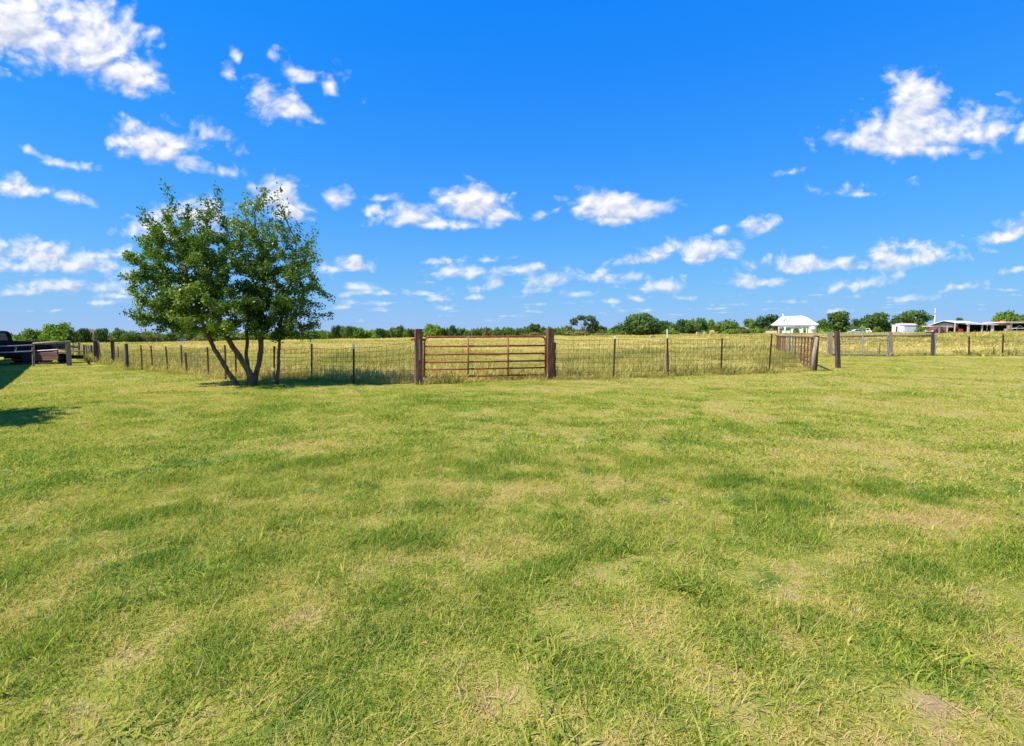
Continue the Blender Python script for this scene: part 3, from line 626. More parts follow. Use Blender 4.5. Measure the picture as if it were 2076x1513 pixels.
# low separate panel standing in front of that fence
lf, lt = base_top(379, 759, 376, 715); rf_, rt_ = base_top(422, 763, 420.5, 712)
lowp = thing('wire_fence', lf, 'low wire panel on a short steel post left of the tree', 'fence')
tpost(lowp, lf, lt, M['t_post'], 0.085)
wire_span(lowp, lf, lt, rf_ + Vector((0, -.06, 0)), rt_ + Vector((0, -.06, 0)), 6, 0.2, 0.005, 0.0, seed=77, top_r=0.009)

# -- wire fence right of the gate
FR = [((1243.5, 768), (1247, 687)), ((1355, 764), (1353, 686)), ((1462, 760), (1464, 686)), ((1559, 757), (1565, 677))]
fence2 = thing('wire_fence', G(1400, 762), 'woven wire fence on rusty steel posts right of the red gate', 'fence')
prev = (gr0 + Vector((.1, 0, 0)), gr0.lerp(gr1, 0.80) + Vector((.1, 0, 0)))
for i, ((bx, by), (tx, ty)) in enumerate(FR):
    f, tp = base_top(bx, by, tx, ty); cap = None
    if i == 0: cap = (0.0, 0.09, 0.03, M['white_paint'])
    if i == 1: cap = (0.0, 0.33, 0.024, M['white_paint'])
    tpost(fence2, f, tp, M['t_post'], 0.06, cap)
    top_ = f.lerp(tp, 1.0 if i < 3 else 0.93)
    wire_span(fence2, prev[0], prev[1], f, top_, 9, 0.165, 0.0047, 0.02, seed=20 + i); prev = (f, top_)
f, tp = base_top(1351, 763, 1349, 716)
MB(fence2.location).tube([f - Vector((0, 0, .2)), tp], 0.045, 7).build('wooden_stake', M['grey_wood'], fence2)
f, tp = base_top(1489, 760, 1489, 752); MB(fence2.location).tube([f - Vector((0, 0, .2)), tp], 0.03, 6).build('stub', M['t_post'], fence2)
# corner post and brace
cpost, c0, c1, ch = timber('corner_post', 1650, 753, 1655.5, 681, 0.17, 0.17, M['dark_wood'], 'leaning weathered timber corner post where the right wire fence ends', rz=R(15), chop=0.05, seed=9)
mbr = MB(); mbr.tube([(-0.2, -0.10, -0.1), (-0.13, -0.10, ch * 0.5), (-0.02, -0.08, ch * 0.96)], [0.085, 0.08, 0.065], 8)
mbr.build('brace_post', M['grey_wood'], cpost, smooth=True)
wire_span(fence2, prev[0], prev[1], c0, c0.lerp(c1, 0.92), 9, 0.165, 0.0047, 0.01, seed=31)
# -- rusty pipe panel fence receding from the corner
e0 = G(1598, 727); dirn = (e0 - c0); far_e = c0 + dirn * 2.05; far_e.z = H(far_e.x, far_e.y)
pf = thing('pipe_fence', (c0 + Vector((0, 0, 0))), 'rusty pipe panel fence running away from the corner post', 'fence')
def pfp(u, z): q = c0.lerp(far_e, u); return Vector((q.x, q.y, H(q.x, q.y) + z))
tb = MB(c0); pts = [pfp(u, 1.46) for u in np.linspace(0.012, 1, 9)]; tb.tube(pts, 0.075, 8); tb.build('top_rail', M['rust_pale'], pf, smooth=True)
MB(c0).tube([pfp(u, 0.10) for u in np.linspace(0.012, .62, 7)], 0.026, 6).build('bottom_rail', M['rust'], pf)
for k, u in enumerate((0.05, 0.095, 0.145, 0.20, 0.26, 0.325, 0.39, 0.46, 0.53, 0.61, 0.69, 0.78, 0.87, 0.95)):
    pale = k in (4, 6, 8)
    MB(c0).tube([pfp(u, -0.2), pfp(u, 1.46)], 0.036 if k else 0.03, 7).build('bar', M['rust_pale'] if pale else M['rust'], pf)
MB(c0).tube([pfp(0.03, 0.10), pfp(0.03, 1.2), pfp(0.036, 1.36), pfp(0.05, 1.42)], 0.03, 7).build('gate_frame', M['red_pipe'], pf)
for z in (0.35, 0.6, 0.85, 1.1): MB(c0).tube([pfp(u, z) for u in (0.03, 0.2)], 0.014, 5).build('rail', M['rust'], pf)
for u0 in (0.62, 0.70, 0.79, 0.88): # boards in the far bays
    MB(c0).beam(pfp(u0 + .03, 0.12), pfp(u0 + .03, 1.38), 0.5, 0.03, up=(far_e - c0).cross(Vector((0, 0, 1)))).build('board', M['brown_paint'] if u0 > .75 else M['tan_wood'], pf)
lad0 = pfp(0.42, 0)
ladder = thing('ladder', lad0 + Vector((-0.18, -0.3, 0)), 'narrow pale ladder leaning on the receding rusty pipe fence', 'ladder')
for dx in (-0.13, 0.13): MB().tube([(dx, 0, 0), (dx + 0.05, 0.12, 1.55)], 0.022, 6).build('side_rail', M['galv'], ladder)
for k in range(5): MB().tube([(-0.12 + .01 * k, 0.024 * k, .28 * k + .2), (0.14 + .01 * k, 0.024 * k, .28 * k + .2)], 0.013, 5).build('rung', M['galv'], ladder)
# -- lone dark post, wide grey post
lone, l0, l1, lh = timber('dark_post', 1699, 746.5, 1696, 672, 0.165, 0.165, M['dark_wood'], 'lone dark timber post in the mown grass in front of the grey pipe gate', rz=R(8), chop=0.03, seed=12)
MB().add([(-.05, -.05, lh), (.04, -.02, lh), (0, .05, lh + .01), (-.02, -.02, lh + .09)], [(0, 1, 3), (1, 2, 3), (2, 0, 3)]).build('splinter', M['grey_wood'], lone)
widep, w0, w1, wh = timber('grey_post', 1682, 722, 1682, 674, 0.34, 0.2, M['grey_wood'], 'wide pale grey wooden post behind the lone dark post', seed=13, chop=0.02)
bpost1, b10, b11, b1h = timber('grey_post', 1804, 723, 1804, 673.5, 0.26, 0.24, M['grey_wood'], 'weathered grey post at the latch end of the grey pipe gate', seed=14, chop=0.03)
MB().beam((-.12, -.14, .05), (.1, -.14, .32), 0.06, 0.04).build('brace', M['grey_wood'], bpost1)
bpost2, b20, b21, b2h = timber('dark_post', 1890, 722, 1891, 675, 0.15, 0.15, M['dark_wood'], 'dark post with a steel stake at the right end of the rusty rail', seed=15)
MB().tube([(0.16, 0, -.1), (0.17, 0, 1.6)], 0.06, 6).build('steel_stake', M['galv'], bpost2)
# rusty top rails between these posts
def rail_thing(nm, a, b_, r_, m, lab, cat='rail'):
    a, b_ = Vector(a), Vector(b_); o = MB((a + b_) / 2); o.tube([a, a.lerp(b_, .5) - Vector((0, 0, .015)), b_], r_, 8); ob = o.build(nm, m, None, smooth=True); return tag(ob, lab, cat)
ya = w0.y
rail_thing('rail', P(1658, 682, ya + .2), w1 + Vector((-.1, .1, -.42)), 0.05, M['rust_pale'], 'short rusty rail between the corner post and the wide grey post')
rail_thing('rail', w1 + Vector((.2, .12, -.30)), b11 + Vector((-.12, .12, -.22)), 0.085, M['rust_pale'], 'rusty pipe rail above the grey pipe gate')
rail_thing('rail', b11 + Vector((.13, .12, -.22)), b21 + Vector((-.1, .1, -.20)), 0.085, M['rust_pale'], 'rusty pipe rail right of the grey pipe gate')
gg = thing('pipe_gate', (w0 + b10) / 2, 'grey pipe gate with one middle upright at the far right', 'gate')
def g2(u, z): q = (w0 + Vector((.25, -.1, 0))).lerp(b10 + Vector((-.2, -.1, 0)), u); q.z += z; return q
O2 = gg.location
MB(O2).tube([g2(0, .15), g2(0, 1.5), g2(1, 1.5), g2(1, .15), g2(0, .15)], 0.035, 7).build('gate_frame', M['galv'], gg)
MB(O2).tube([g2(0.52, .15), g2(0.52, 1.72)], 0.05, 7).build('upright', M['galv'], gg)
MB(O2).tube([g2(0, 1.06), g2(0.5, 1.14), g2(1, 1.22)], 0.024, 6).build('bar', M['galv'], gg)
wire_span(gg, g2(0.01, .1), g2(0.01, 1.05), g2(.99, .1), g2(.99, 1.1), 6, 0.3, 0.006, 0, seed=51)
MB(O2).tube([g2(.84, .2), g2(.84, 1.0)], 0.03, 5).build('stick', M['dark_wood'], gg)
# wire strands and T-posts at the far right
fence3 = thing('strand_fence', G(1964, 722), 'thin wire fence on brown steel posts at the far right', 'fence')
prev = (b20 + Vector((.2, 0, 0)), b20 + Vector((.2, 0, 1.2)))
for i, (bx, by, tx, ty) in enumerate(((1964.5, 722, 1965, 683), (2015, 722, 2015, 703), (2032.5, 722.5, 2034, 678), (2130, 723, 2130, 684))):
    f, tp = base_top(bx, by, tx, ty); tpost(fence3, f, tp, M['t_post'], 0.12 if i != 1 else 0.05)
    if i == 1: continue
    wire_span(fence3, prev[0], prev[1], f, f.lerp(tp, .92), 5, 0.9, 0.006, 0.02, seed=60 + i); prev = (f, f.lerp(tp, .92))
gp2, _, _, _ = timber('short_post', 1904.5, 680.5, 1904.5, 664, 0.2, 0.2, M['rust_pale'], 'short rusty post just in front of the gabled barn', seed=19)

# -- left end: posts, pole, pens
lp1, p0, p1_, ph_ = timber('grey_post', 140.5, 741.5, 137.5, 692, 0.19, 0.18, M['grey_wood'], 'thick grey timber post at the right end of the pipe pen', rz=R(38), seed=23, chop=0.03)
lp2, q0, q1, _ = timber('dark_post', 196.5, 735.5, 194, 691.5, 0.20, 0.2, M['dark_wood'], 'thick dark post beside the tall tan pole', rz=R(30), seed=24)
lp3, s0, s1, _ = timber('leaning_post', 204.5, 735.5, 199, 692, 0.09, 0.09, M['tan_wood'], 'thin post leaning against the thick dark post beside the pole', seed=25, round_=True)
lp4, u0_, u1_, _ = timber('dark_post', 230, 739.5, 227.5, 690, 0.14, 0.14, M['dark_wood'], 'dark post with a dry sprig on top right of the tall tan pole', rz=R(30), seed=26)
rs = random.Random(4); mbs = MB()
for k in range(9):
    a_ = rs.uniform(0, 6.28); mbs.tube([(0, 0, u1_.z - u0_.z - .05), (.05 * math.cos(a_), .05 * math.sin(a_), u1_.z - u0_.z + .05), (.17 * math.cos(a_), .17 * math.sin(a_), u1_.z - u0_.z + rs.uniform(.02, .16))], [.012, .012, .02], 4)
mbs.build('sprig', M['tan_wood'], lp4)
lp5, v0_, v1_, v_h = timber('tall_pole', 191, 735, 190, 672, 0.085, 0.085, M['tan_wood'], 'tall thin tan pole with a forked top left of the tree', seed=27, round_=True)
mbs = MB()
for (dx, dz) in ((-.16, .02), (.16, .05), (-.1, .16), (-.13, -.2), (.06, .12), (.2, -.03)): mbs.tube([(0, 0, v_h - .03), (dx * .6, 0, v_h + dz * .3), (dx, .02, v_h + dz)], [.03, .028, .018], 5)
mbs.build('forked_top', M['tan_wood'], lp5)
lp6, _, _, _ = timber('thin_post', 242.5, 738, 239, 703, 0.05, 0.05, M['t_post'], 'thin leaning steel stake between the sprig post and the fence end', seed=28, round_=True)
fence4 = thing('wire_fence', G(175, 728), 'far wire fence receding behind the thick grey post at the left', 'fence')
prev = None
for i, (bx, by, tx, ty, r_) in enumerate(((148, 721, 148, 696, .03), (159.5, 725, 160, 694, .075), (171, 726.5, 170, 699, .05), (176, 728, 174.5, 699, .055), (181, 728.5, 180, 700, .03), (186, 730, 185, 700, .05), (194, 735, 194, 699, 0))):
    f, tp = base_top(bx, by, tx, ty)
    if r_: MB(fence4.location).tube([f - Vector((0, 0, .2)), tp], r_, 6).build('post', M['grey_wood'] if i in (1, 3) else M['dark_wood'], fence4)
    if prev: wire_span(fence4, prev[0], prev[1], f, tp, 6, 0.3, 0.006, 0.01, seed=70 + i)
    prev = (f, tp)
rail_thing('rail', P(141, 702, p0.y + .3), P(158, 704, G(160, 725).y), 0.05, M['dark_wood'], 'dark rail behind the thick grey post at the left')
spanA = thing('wire_fence', q0, 'wire panel between the thick dark post and the sprig post', 'fence')
wire_span(spanA, q0 + Vector((.3, 0, 0)), q0.lerp(q1, .8) + Vector((.3, 0, 0)), u0_, u0_.lerp(u1_, .8), 6, .3, .005, .02, seed=81)
spanB = thing('wire_fence', u0_, 'wire panel between the sprig post and the end of the tree fence', 'fence')
wire_span(spanB, u0_, u0_.lerp(u1_, .78), wf, wf.lerp(wt_, .85), 7, .22, .005, .02, seed=82)
# pipe pen at the far left
pen = thing('pipe_gate', G(68, 743), 'pale pipe gate with a thick top pipe at the left edge', 'gate')
a_, at_ = base_top(68, 743, 67, 697); O3 = pen.location
yl = p0.y - .15
MB(O3).tube([a_ - Vector((0, 0, .2)), at_], 0.05, 8).build('upright', M['grey_wood'], pen)
MB(O3).tube([at_, P(100, 695.5, (a_.y + yl) / 2), P(136, 693.5, yl)], [.055, .07, .05], 8).build('top_rail', M['grey_wood'], pen, smooth=True)
MB(O3).tube([P(68, 712, a_.y), P(117, 709, yl - .3)], 0.025, 6).build('bar', M['galv'], pen)
MB(O3).tube([P(114, 695, yl - .3), P(117, 719, yl - .3)], 0.022, 6).build('strut', M['t_post'], pen)
MB(O3).tube([P(67, 699.5, a_.y), P(30, 701.5, a_.y - .5), P(-60, 704, a_.y - 1.6)], 0.028, 7).build('bar', M['galv'], pen)
MB(O3).tube([P(67, 712, a_.y), P(30, 714, a_.y - .5), P(-60, 717, a_.y - 1.6)], 0.028, 7).build('bar', M['galv'], pen)
MB(O3).beam(P(32, 704, a_.y - .5), P(32, 714, a_.y - .5), .05, .03, up=Vector((0, 1, 0))).build('strap', M['galv'], pen)

# ------------------------------------------------------------------ main tree
tb0 = G(511, 781); TY = tb0.y; S = TY / FPX
def TP(px, py, dy=0.0): p = P(px, py, TY); return Vector((p.x, p.y + dy, p.z))
tree = thing('leafy_tree', tb0, 'green multi stemmed tree with spiky upright shoots left of the red gate', 'tree')
STEMS = [([(485, 781), (470, 758), (455, 733), (441, 708), (431, 683), (420, 655), (408, 610), (395, 560)], [.115, .085, .08, .077, .075, .07, .055, .04], -.1, -0.35),
         ([(511, 782), (508, 762), (502, 745), (488, 722), (474, 697), (462, 668), (455, 620), (445, 560)], [.165, .14, .115, .105, .095, .085, .06, .04], 0, -0.5),
         ([(501, 744), (497, 722), (495, 695), (490, 662), (488, 610), (492, 540)], [.06, .066, .062, .058, .045, .03], .05, 0.7),
         ([(513, 782), (517, 762), (522, 742), (527, 715), (526, 685), (525, 650), (527, 600), (535, 530)], [.15, .115, .1, .098, .095, .085, .06, .035], .03, 0.2),
         ([(553, 777), (556, 750), (557, 720), (557, 690), (560, 650), (572, 590), (585, 520)], [.088, .066, .062, .06, .052, .04, .028], .25, 0.45)]
nodes, parent_i, thick_min = [], [], []
for pts, rs_, dy0, dy1 in STEMS:
    n = len(pts); w3 = []
    for k, (a1, b1) in enumerate(pts): w3.append(TP(a1, b1, dy0 + (dy1 - dy0) * (k / (n - 1)) ** 2))
    fine, fr_ = [], []
    for k in range(n - 1):
        for j in range(4): fine.append(w3[k].lerp(w3[k + 1], j / 4) + Vector((random.uniform(-.01, .01), random.uniform(-.01, .01), 0))); fr_.append(rs_[k] + (rs_[k + 1] - rs_[k]) * j / 4)
    fine.append(w3[-1]); fr_.append(rs_[-1])
    fine[0].z -= 0.12; 
    if len(pts) > 6: fr_[0] *= 1.25
    fr_ = [q * random.uniform(.94, 1.07) for q in fr_]
    MB(tb0).tube(fine, [q * .76 for q in fr_], 10).build('trunk', M['bark'], tree, smooth=True)
    start = len(nodes)
    for k, p in enumerate(fine):
        nodes.append(p); parent_i.append(start + k - 1 if k else -1); thick_min.append(0)
ELS = [(350, 560, 86, 112, .8), (385, 485, 78, 62, .8), (468, 525, 92, 105, 1), (535, 490, 50, 78, .8), (598, 530, 52, 98, .8), (618, 595, 52, 70, .8), (470, 625, 130, 58, 1.1), (325, 640, 52, 46, .8), (600, 665, 55, 26, 1.0), (540, 640, 60, 55, 1.2), (395, 640, 70, 45, 1.2)]
att = []
for (cx, cy, rx, ry, dz) in ELS:
    n = int(rx * ry * 0.034)
    v = rng.normal(size=(n, 3)); v /= np.linalg.norm(v, axis=1)[:, None]; v *= (rng.random(n) ** 0.36)[:, None]
    c = TP(cx, cy); att.append(np.stack([c.x + v[:, 0] * rx * S, c.y + v[:, 1] * max(rx * S * dz, 1.3), c.z + v[:, 2] * ry * S], -1))
SHOOTS = [(325, 382, 350, 440), (337, 415, 360, 450), (365, 400, 372, 450), (450, 390, 455, 440), (478, 402, 480, 440), (432, 405, 440, 450), (527, 388, 535, 440), (548, 392, 540, 440), (508, 400, 515, 440), (598, 395, 590, 450), (572, 412, 580, 450), (615, 420, 610, 460), (650, 462, 630, 500),
          (655, 492, 630, 520), (672, 530, 645, 545), (684, 590, 650, 590), (685, 612, 655, 605), (676, 640, 645, 630), (262, 478, 310, 490), (290, 455, 330, 470), (254, 520, 300, 525), (250, 565, 300, 560), (268, 618, 310, 610), (300, 425, 330, 455), (258, 590, 300, 585), (298, 660, 330, 640), (635, 445, 615, 470), (395, 395, 400, 440), (640, 690, 610, 670)]
for (x0, y0, x1, y1) in SHOOTS:
    dy = random.uniform(-.7, .7)
    y0 += (y0 - y1) * .25 * (abs(y0 - y1) > 30)
    for k in range(10): p = TP(x0 + (x1 - x0) * k / 10, y0 + (y1 - y0) * k / 10, dy); att.append(np.array([[p.x, p.y, p.z]]))
att = np.vstack(att); att[:, 0] = tb0.x - .55 + (att[:, 0] - tb0.x + .55) * 0.955; att = att[att[:, 2] > tb0.z + 1.15]
NP = np.array([tuple(v) for v in nodes]); par = list(parent_i); frozen = NP[:, 2] < tb0.z + 1.25
alive = np.ones(len(att), bool); near = np.full(len(att), 1e9); near_i = np.zeros(len(att), int)
def upd(lo):
    """distance of every attractor to the nodes added since"""
    global near, near_i
    idx = np.arange(lo, len(NP)); idx = idx[~frozen[lo:]] if lo == 0 else idx
    if len(idx) == 0: return
    d = np.linalg.norm(att[:, None, :] - NP[None, idx, :], axis=2); j = d.argmin(1); m_ = d[np.arange(len(att)), j]
    b_ = m_ < near; near[b_] = m_[b_]; near_i[b_] = idx[j[b_]]
upd(0)
STEP = 0.125
for it in range(70):
    alive &= near > 0.13
    if not alive.any(): break
    act = np.where(alive & (near < 2.6))[0]
    if len(act) == 0: break
    grow = {}
    for a_i in act: grow.setdefault(near_i[a_i], []).append(a_i)
    newp, newpar = [], []
    for ni, al in grow.items():
        v = att[al] - NP[ni]; v /= np.linalg.norm(v, axis=1)[:, None] + 1e-9; d = v.sum(0) + rng.normal(0, .12, 3) + np.array([0, 0, 0.12]); d /= np.linalg.norm(d) + 1e-9
        newp.append(NP[ni] + d * STEP); newpar.append(ni)
    lo = len(NP); NP = np.vstack([NP, newp]); par += newpar; upd(lo)
NN = len(NP); n_stem = len(nodes)
cnt = np.zeros(NN); kids = [[] for _ in range(NN)]
for i in range(NN):
    if par[i] >= 0: kids[par[i]].append(i)
for i in range(NN - 1, -1, -1):
    if not kids[i]: cnt[i] = 1
    if par[i] >= 0 and i >= n_stem: cnt[par[i]] += cnt[i]
radn = 0.0048 * np.maximum(cnt, 1) ** 0.46
# branches as chains
mbb = MB(tb0); done = np.zeros(NN, bool)
for i in range(n_stem, NN):
    if done[i] or (par[i] >= n_stem and max(kids[par[i]], key=lambda q: cnt[q]) == i): continue
    ch_ = [par[i], i]
    while kids[ch_[-1]]: ch_.append(max(kids[ch_[-1]], key=lambda q: cnt[q]))
    for q in ch_: done[q] = True
    rr_ = [min(radn[ch_[1]] * 1.1, .05)] + [min(radn[q], .05) for q in ch_[1:]]
    mbb.tube([Vector(NP[q]) for q in ch_], rr_, 5 if rr_[1] > .012 else 3, caps=False)
mbb.build('branches', M['bark'], tree, smooth=True)
# leaves along the twigs
tw = np.where((np.arange(NN) >= n_stem) & (cnt <= 7))[0]
pxx = (NP[tw, 0] / NP[tw, 1]) * FPX + CX; pz = NP[tw, 2] - tb0.z
k_leaf = 34 - 16 * sstep(530, 640, pxx) - 20 * sstep(3.4, 5.2, pz)
reps = np.maximum(3, rng.poisson(np.maximum(k_leaf, 5))); src = np.repeat(tw, reps); nl = len(src)
pos = NP[src] + rng.normal(0, 0.058, (nl, 3)); pr = np.array(par)[src]; pos += (NP[pr] - NP[src]) * rng.random(nl)[:, None]
ax = rng.normal(size=(nl, 3)) + np.array([0, 0, .35]); ax /= np.linalg.norm(ax, axis=1)[:, None]
nrm = rng.normal(size=(nl, 3)) + np.array([0, 0, .8]); sd = np.cross(ax, nrm); sd /= np.linalg.norm(sd, axis=1)[:, None] + 1e-9; nn_ = np.cross(sd, ax)
ll = (0.050 + 0.055 * rng.random(nl))[:, None]; lw = ll * 0.30
lv = np.stack([pos, pos + ax * ll * .5 - sd * lw + nn_ * ll * .06, pos + ax * ll + nn_ * ll * -.08, pos + ax * ll * .5 + sd * lw + nn_ * ll * .06], 1).reshape(-1, 3) - np.array(tuple(tb0))
lf_ = np.arange(nl * 4).reshape(-1, 4)
clump = fbm(pos[:, 0] * 1.0, pos[:, 2] + pos[:, 1] * .7, 0.9, 2, 91)
tone = np.clip(0.07 + 0.85 * (clump - .2) + 0.30 * rng.random(nl) + .20 * sstep(-9.2, -11.6, pos[:, 0]), 0, 1)  # leaves paler to the left: sunlit flank put into the tone
obj('crown', mesh_np('crown', lv, lf_, M['leaf'], attrs={'tone': np.repeat(tone, 4)}), tree)
tree['leaf_count'] = int(nl)

# ------------------------------------------------------------------ far trees and shrubs
def crown_mesh(name, lobes, n, size, m, seed, shell=0.42):
    """leaf clumps spread through a union of lobes (x, y, z, rx, ry, rz in unit crown space)"""
    g = np.random.default_rng(seed); L = np.array(lobes, float); w = (L[:, 3] * L[:, 5]); w /= w.sum()
    li = g.choice(len(L), n, p=w); v = g.normal(size=(n, 3)); v /= np.linalg.norm(v, axis=1)[:, None]
    rr_ = (shell + (1 - shell) * g.random(n)) * (0.86 + 0.28 * g.random(n)); v2 = v * rr_[:, None]
    pos = L[li, :3] + v2 * L[li, 3:6]
    ax = g.normal(size=(n, 3)); ax /= np.linalg.norm(ax, axis=1)[:, None]; nr = v + g.normal(0, .6, (n, 3)); sd = np.cross(ax, nr); sd /= np.linalg.norm(sd, axis=1)[:, None] + 1e-9
    ax = np.cross(nr, sd); ax /= np.linalg.norm(ax, axis=1)[:, None] + 1e-9
    s_ = (size * (0.5 + g.random(n)))[:, None]; k = g.random((n, 4, 1)) * .5 + .6
    vs = np.stack([pos - ax * s_ * k[:, 0], pos + sd * s_ * k[:, 1], pos + ax * s_ * k[:, 2], pos - sd * s_ * k[:, 3]], 1).reshape(-1, 3)
    tone = np.repeat(g.random(n), 4)
    return mesh_np(name, vs, np.arange(n * 4).reshape(-1, 4), m, attrs={'tone': tone})
def lobes_round(seed, n=9, flat=1.0):
    g = random.Random(seed); out = [(0, 0, .52, .62, .62, .40 * flat)]
    for k in range(n):
        a = g.uniform(0, 6.28); r = g.uniform(.35, .72); z = g.uniform(.22, .86) if flat >= 1 else g.uniform(.35, .8)
        q = g.uniform(.22, .36) * (1.15 - .5 * abs(z - .5)); out.append((r * math.cos(a) * (1.2 - .55 * z), r * math.sin(a) * (1.2 - .55 * z), z, q * 1.15, q * 1.15, q * .8))
    return out
def lobes_loose(seed):
    g = random.Random(seed); out = []
    for k in range(11):
        a = g.uniform(0, 6.28); r = g.uniform(.1, .75); z = g.uniform(.35, .92); q = g.uniform(.16, .28); out.append((r * math.cos(a), r * math.sin(a), z, q * 1.25, q * 1.25, q * .7))
    return out
def lobes_mound(seed):
    g = random.Random(seed); out = [(0, 0, .35, .8, .8, .5)]
    for k in range(7):
        a = g.uniform(0, 6.28); out.append((.7 * math.cos(a), .7 * math.sin(a), g.uniform(.2, .45), .34, .34, .34))
    return out
def trunk_mesh(seed, forks=4, hgt=.6):
    g = random.Random(seed); mb = MB(); mb.tube([(0, 0, -.06), (g.uniform(-.03, .03), 0, .15), (g.uniform(-.05, .05), 0, .32), (g.uniform(-.05, .05), 0, hgt)], [.055, .042, .036, .016], 6)
    for k in range(forks):
        a = g.uniform(0, 6.28); z = g.uniform(.14, .34); mb.tube([(0, 0, z), (.2 * math.cos(a), .2 * math.sin(a), z + .16), (.45 * math.cos(a), .45 * math.sin(a), z + .38)], [.028, .02, .008], 5)
    o = mb.build('trunk', M['bark'], None, smooth=True); me = o.data; bpy.data.objects.remove(o); return me
KIND = {}
for i in range(4): KIND['round%d' % i] = (crown_mesh('crown', lobes_round(i), 1900, .062, M['far_leaf'], 100 + i), trunk_mesh(i))
for i in range(3): KIND['dark%d' % i] = (crown_mesh('crown', lobes_round(20 + i, 11), 2300, .060, M['far_dark'], 130 + i), trunk_mesh(10 + i))
for i in range(2): KIND['bright%d' % i] = (crown_mesh('crown', lobes_round(40 + i), 1700, .064, M['bright_leaf'], 150 + i), trunk_mesh(20 + i))
for i in range(2): KIND['loose%d' % i] = (crown_mesh('crown', lobes_loose(60 + i), 1300, .055, M['far_leaf'], 170 + i), trunk_mesh(30 + i, 6))
KIND['mesquite'] = (crown_mesh('crown', [(-.62, 0, .66, .26, .3, .20), (-.15, .1, .86, .36, .4, .13), (.35, 0, .82, .36, .4, .15), (.62, -.1, .58, .26, .3, .24), (.45, .1, .3, .34, .3, .28), (-.85, 0, .38, .16, .2, .13), (.1, 0, .6, .18, .25, .12)], 1900, .05, M['far_grey'], 190), trunk_mesh(50, 7, .8))
KIND['umbrella'] = (crown_mesh('crown', [(-.5, 0, .68, .42, .45, .17), (.1, 0, .83, .5, .5, .16), (.6, 0, .66, .36, .4, .17), (.05, 0, .5, .62, .5, .16), (-.75, .1, .52, .2, .3, .12), (.3, 0, .33, .34, .3, .14)], 2100, .05, M['far_dark'], 191), trunk_mesh(51, 7, .75))
KIND['dense'] = (crown_mesh('crown', [(0, 0, .45, .86, .8, .46), (-.05, 0, .7, .62, .6, .30), (.1, 0, .82, .42, .45, .18), (-.6, 0, .25, .36, .4, .24), (.62, 0, .28, .36, .4, .26), (.35, -.3, .55, .4, .4, .28), (-.35, -.3, .52, .4, .4, .26), (0, -.5, .3, .5, .35, .26)], 4200, .052, M['far_dark'], 192, .55), trunk_mesh(52))
KIND['mound'] = (crown_mesh('crown', lobes_mound(1), 1300, .07, M['olive'], 193), trunk_mesh(53, 3, .3))
KIND['mound2'] = (crown_mesh('crown', lobes_mound(2), 1300, .07, M['bright_leaf'], 194), trunk_mesh(54, 3, .3))
def far_tree(px, top, hw, Y, kind, label, name='far_tree', cat='tree', group=None, base=None):
    c = at(px, Y); h = (ztop(px, top, Y) - c.z) * (1.03); w = hw * Y / FPX
    o = thing(name, c, label, cat, group); cm, tm = KIND[kind]
    rz = random.uniform(0, 6.28) if kind not in ('mesquite', 'umbrella', 'dense') else 0
    o.rotation_euler = (0, 0, rz)
    for nm, me in (('crown', cm), ('trunk', tm)):
        p = obj(nm, me, o); p.scale = (w * 1.4, w * 1.3, h)
    return o
ORD = ['first', 'second', 'third', 'fourth', 'fifth', 'sixth', 'seventh', 'eighth', 'ninth', 'tenth', 'eleventh', 'twelfth', 'thirteenth', 'fourteenth', 'fifteenth']
rowA = [(60, 668, 20, 'bright0'), (84, 673, 13, 'bright1'), (122, 656.5, 31, 'bright0'), (150, 668, 16, 'round1'), (178, 668, 17, 'dark0'), (206, 669, 15, 'dark1'), (242, 667, 18, 'round2'), (268, 674, 17, 'round3'), (298, 672, 18, 'mound')]
la = ['bright green tree right behind the dark pickup', 'small bright shrub tree between two larger trees at the left', 'largest bright green tree at the far left, above the pipe gate', 'dull green tree just right of the largest bright tree at the left', 'dark tree left of the tall tan pole', 'dark tree right of the tall tan pole', 'pointed green tree above the sprig post', 'low green tree between the sprig post and the leafy tree', 'olive scrub tree touching the left side of the leafy tree']
for (px, tp, hw, k), l in zip(rowA, la): far_tree(px, tp, hw, 112 + random.uniform(-6, 6), k, l, group='trees at the left edge of the field')
rowB = [(330, 676, 20, 'mound'), (372, 674, 24, 'round0'), (420, 677, 22, 'mound'), (475, 674, 26, 'round3'), (540, 675, 26, 'round1'), (590, 674, 20, 'loose0'), (632, 671, 20, 'round2')]
for i, (px, tp, hw, k) in enumerate(rowB): far_tree(px, tp, hw, 142 + random.uniform(-6, 6), k, ORD[i] + ' from the left of the low far trees hidden behind the leafy tree', group='low trees behind the leafy tree')
rowC = [(655, 669, 19, 'bright1'), (681, 661, 11, 'dark0'), (704, 662, 12, 'round0'), (722, 664, 17, 'bright0'), (750, 670, 20, 'bright1'), (770, 668, 12, 'dark1'), (787, 669, 14, 'round3'), (806, 661.5, 14, 'round1'), (833, 669, 8, 'dark2')]
for i, (px, tp, hw, k) in enumerate(rowC): far_tree(px, tp, hw, 150 + random.uniform(-7, 7), k, ORD[i] + ' from the left in the far tree row between leafy tree and gate', group='far trees between the leafy tree and the gate')
rowD = [(874, 658.5, 21, 'bright0'), (893, 665, 12, 'round1'), (906, 669, 9, 'dark0'), (918, 662, 9, 'dark1'), (936, 666, 13, 'round2'), (957, 669.5, 12, 'round0'), (973, 670, 10, 'loose1'), (987, 667, 11, 'dark2'), (1004, 671, 9, 'round3'), (1018, 671, 9, 'dark0'), (1034, 663.5, 13, 'bright1'), (1054, 669.5, 11, 'dark1'), (1080, 657, 17, 'round1'), (1108, 666, 12, 'dark2')]
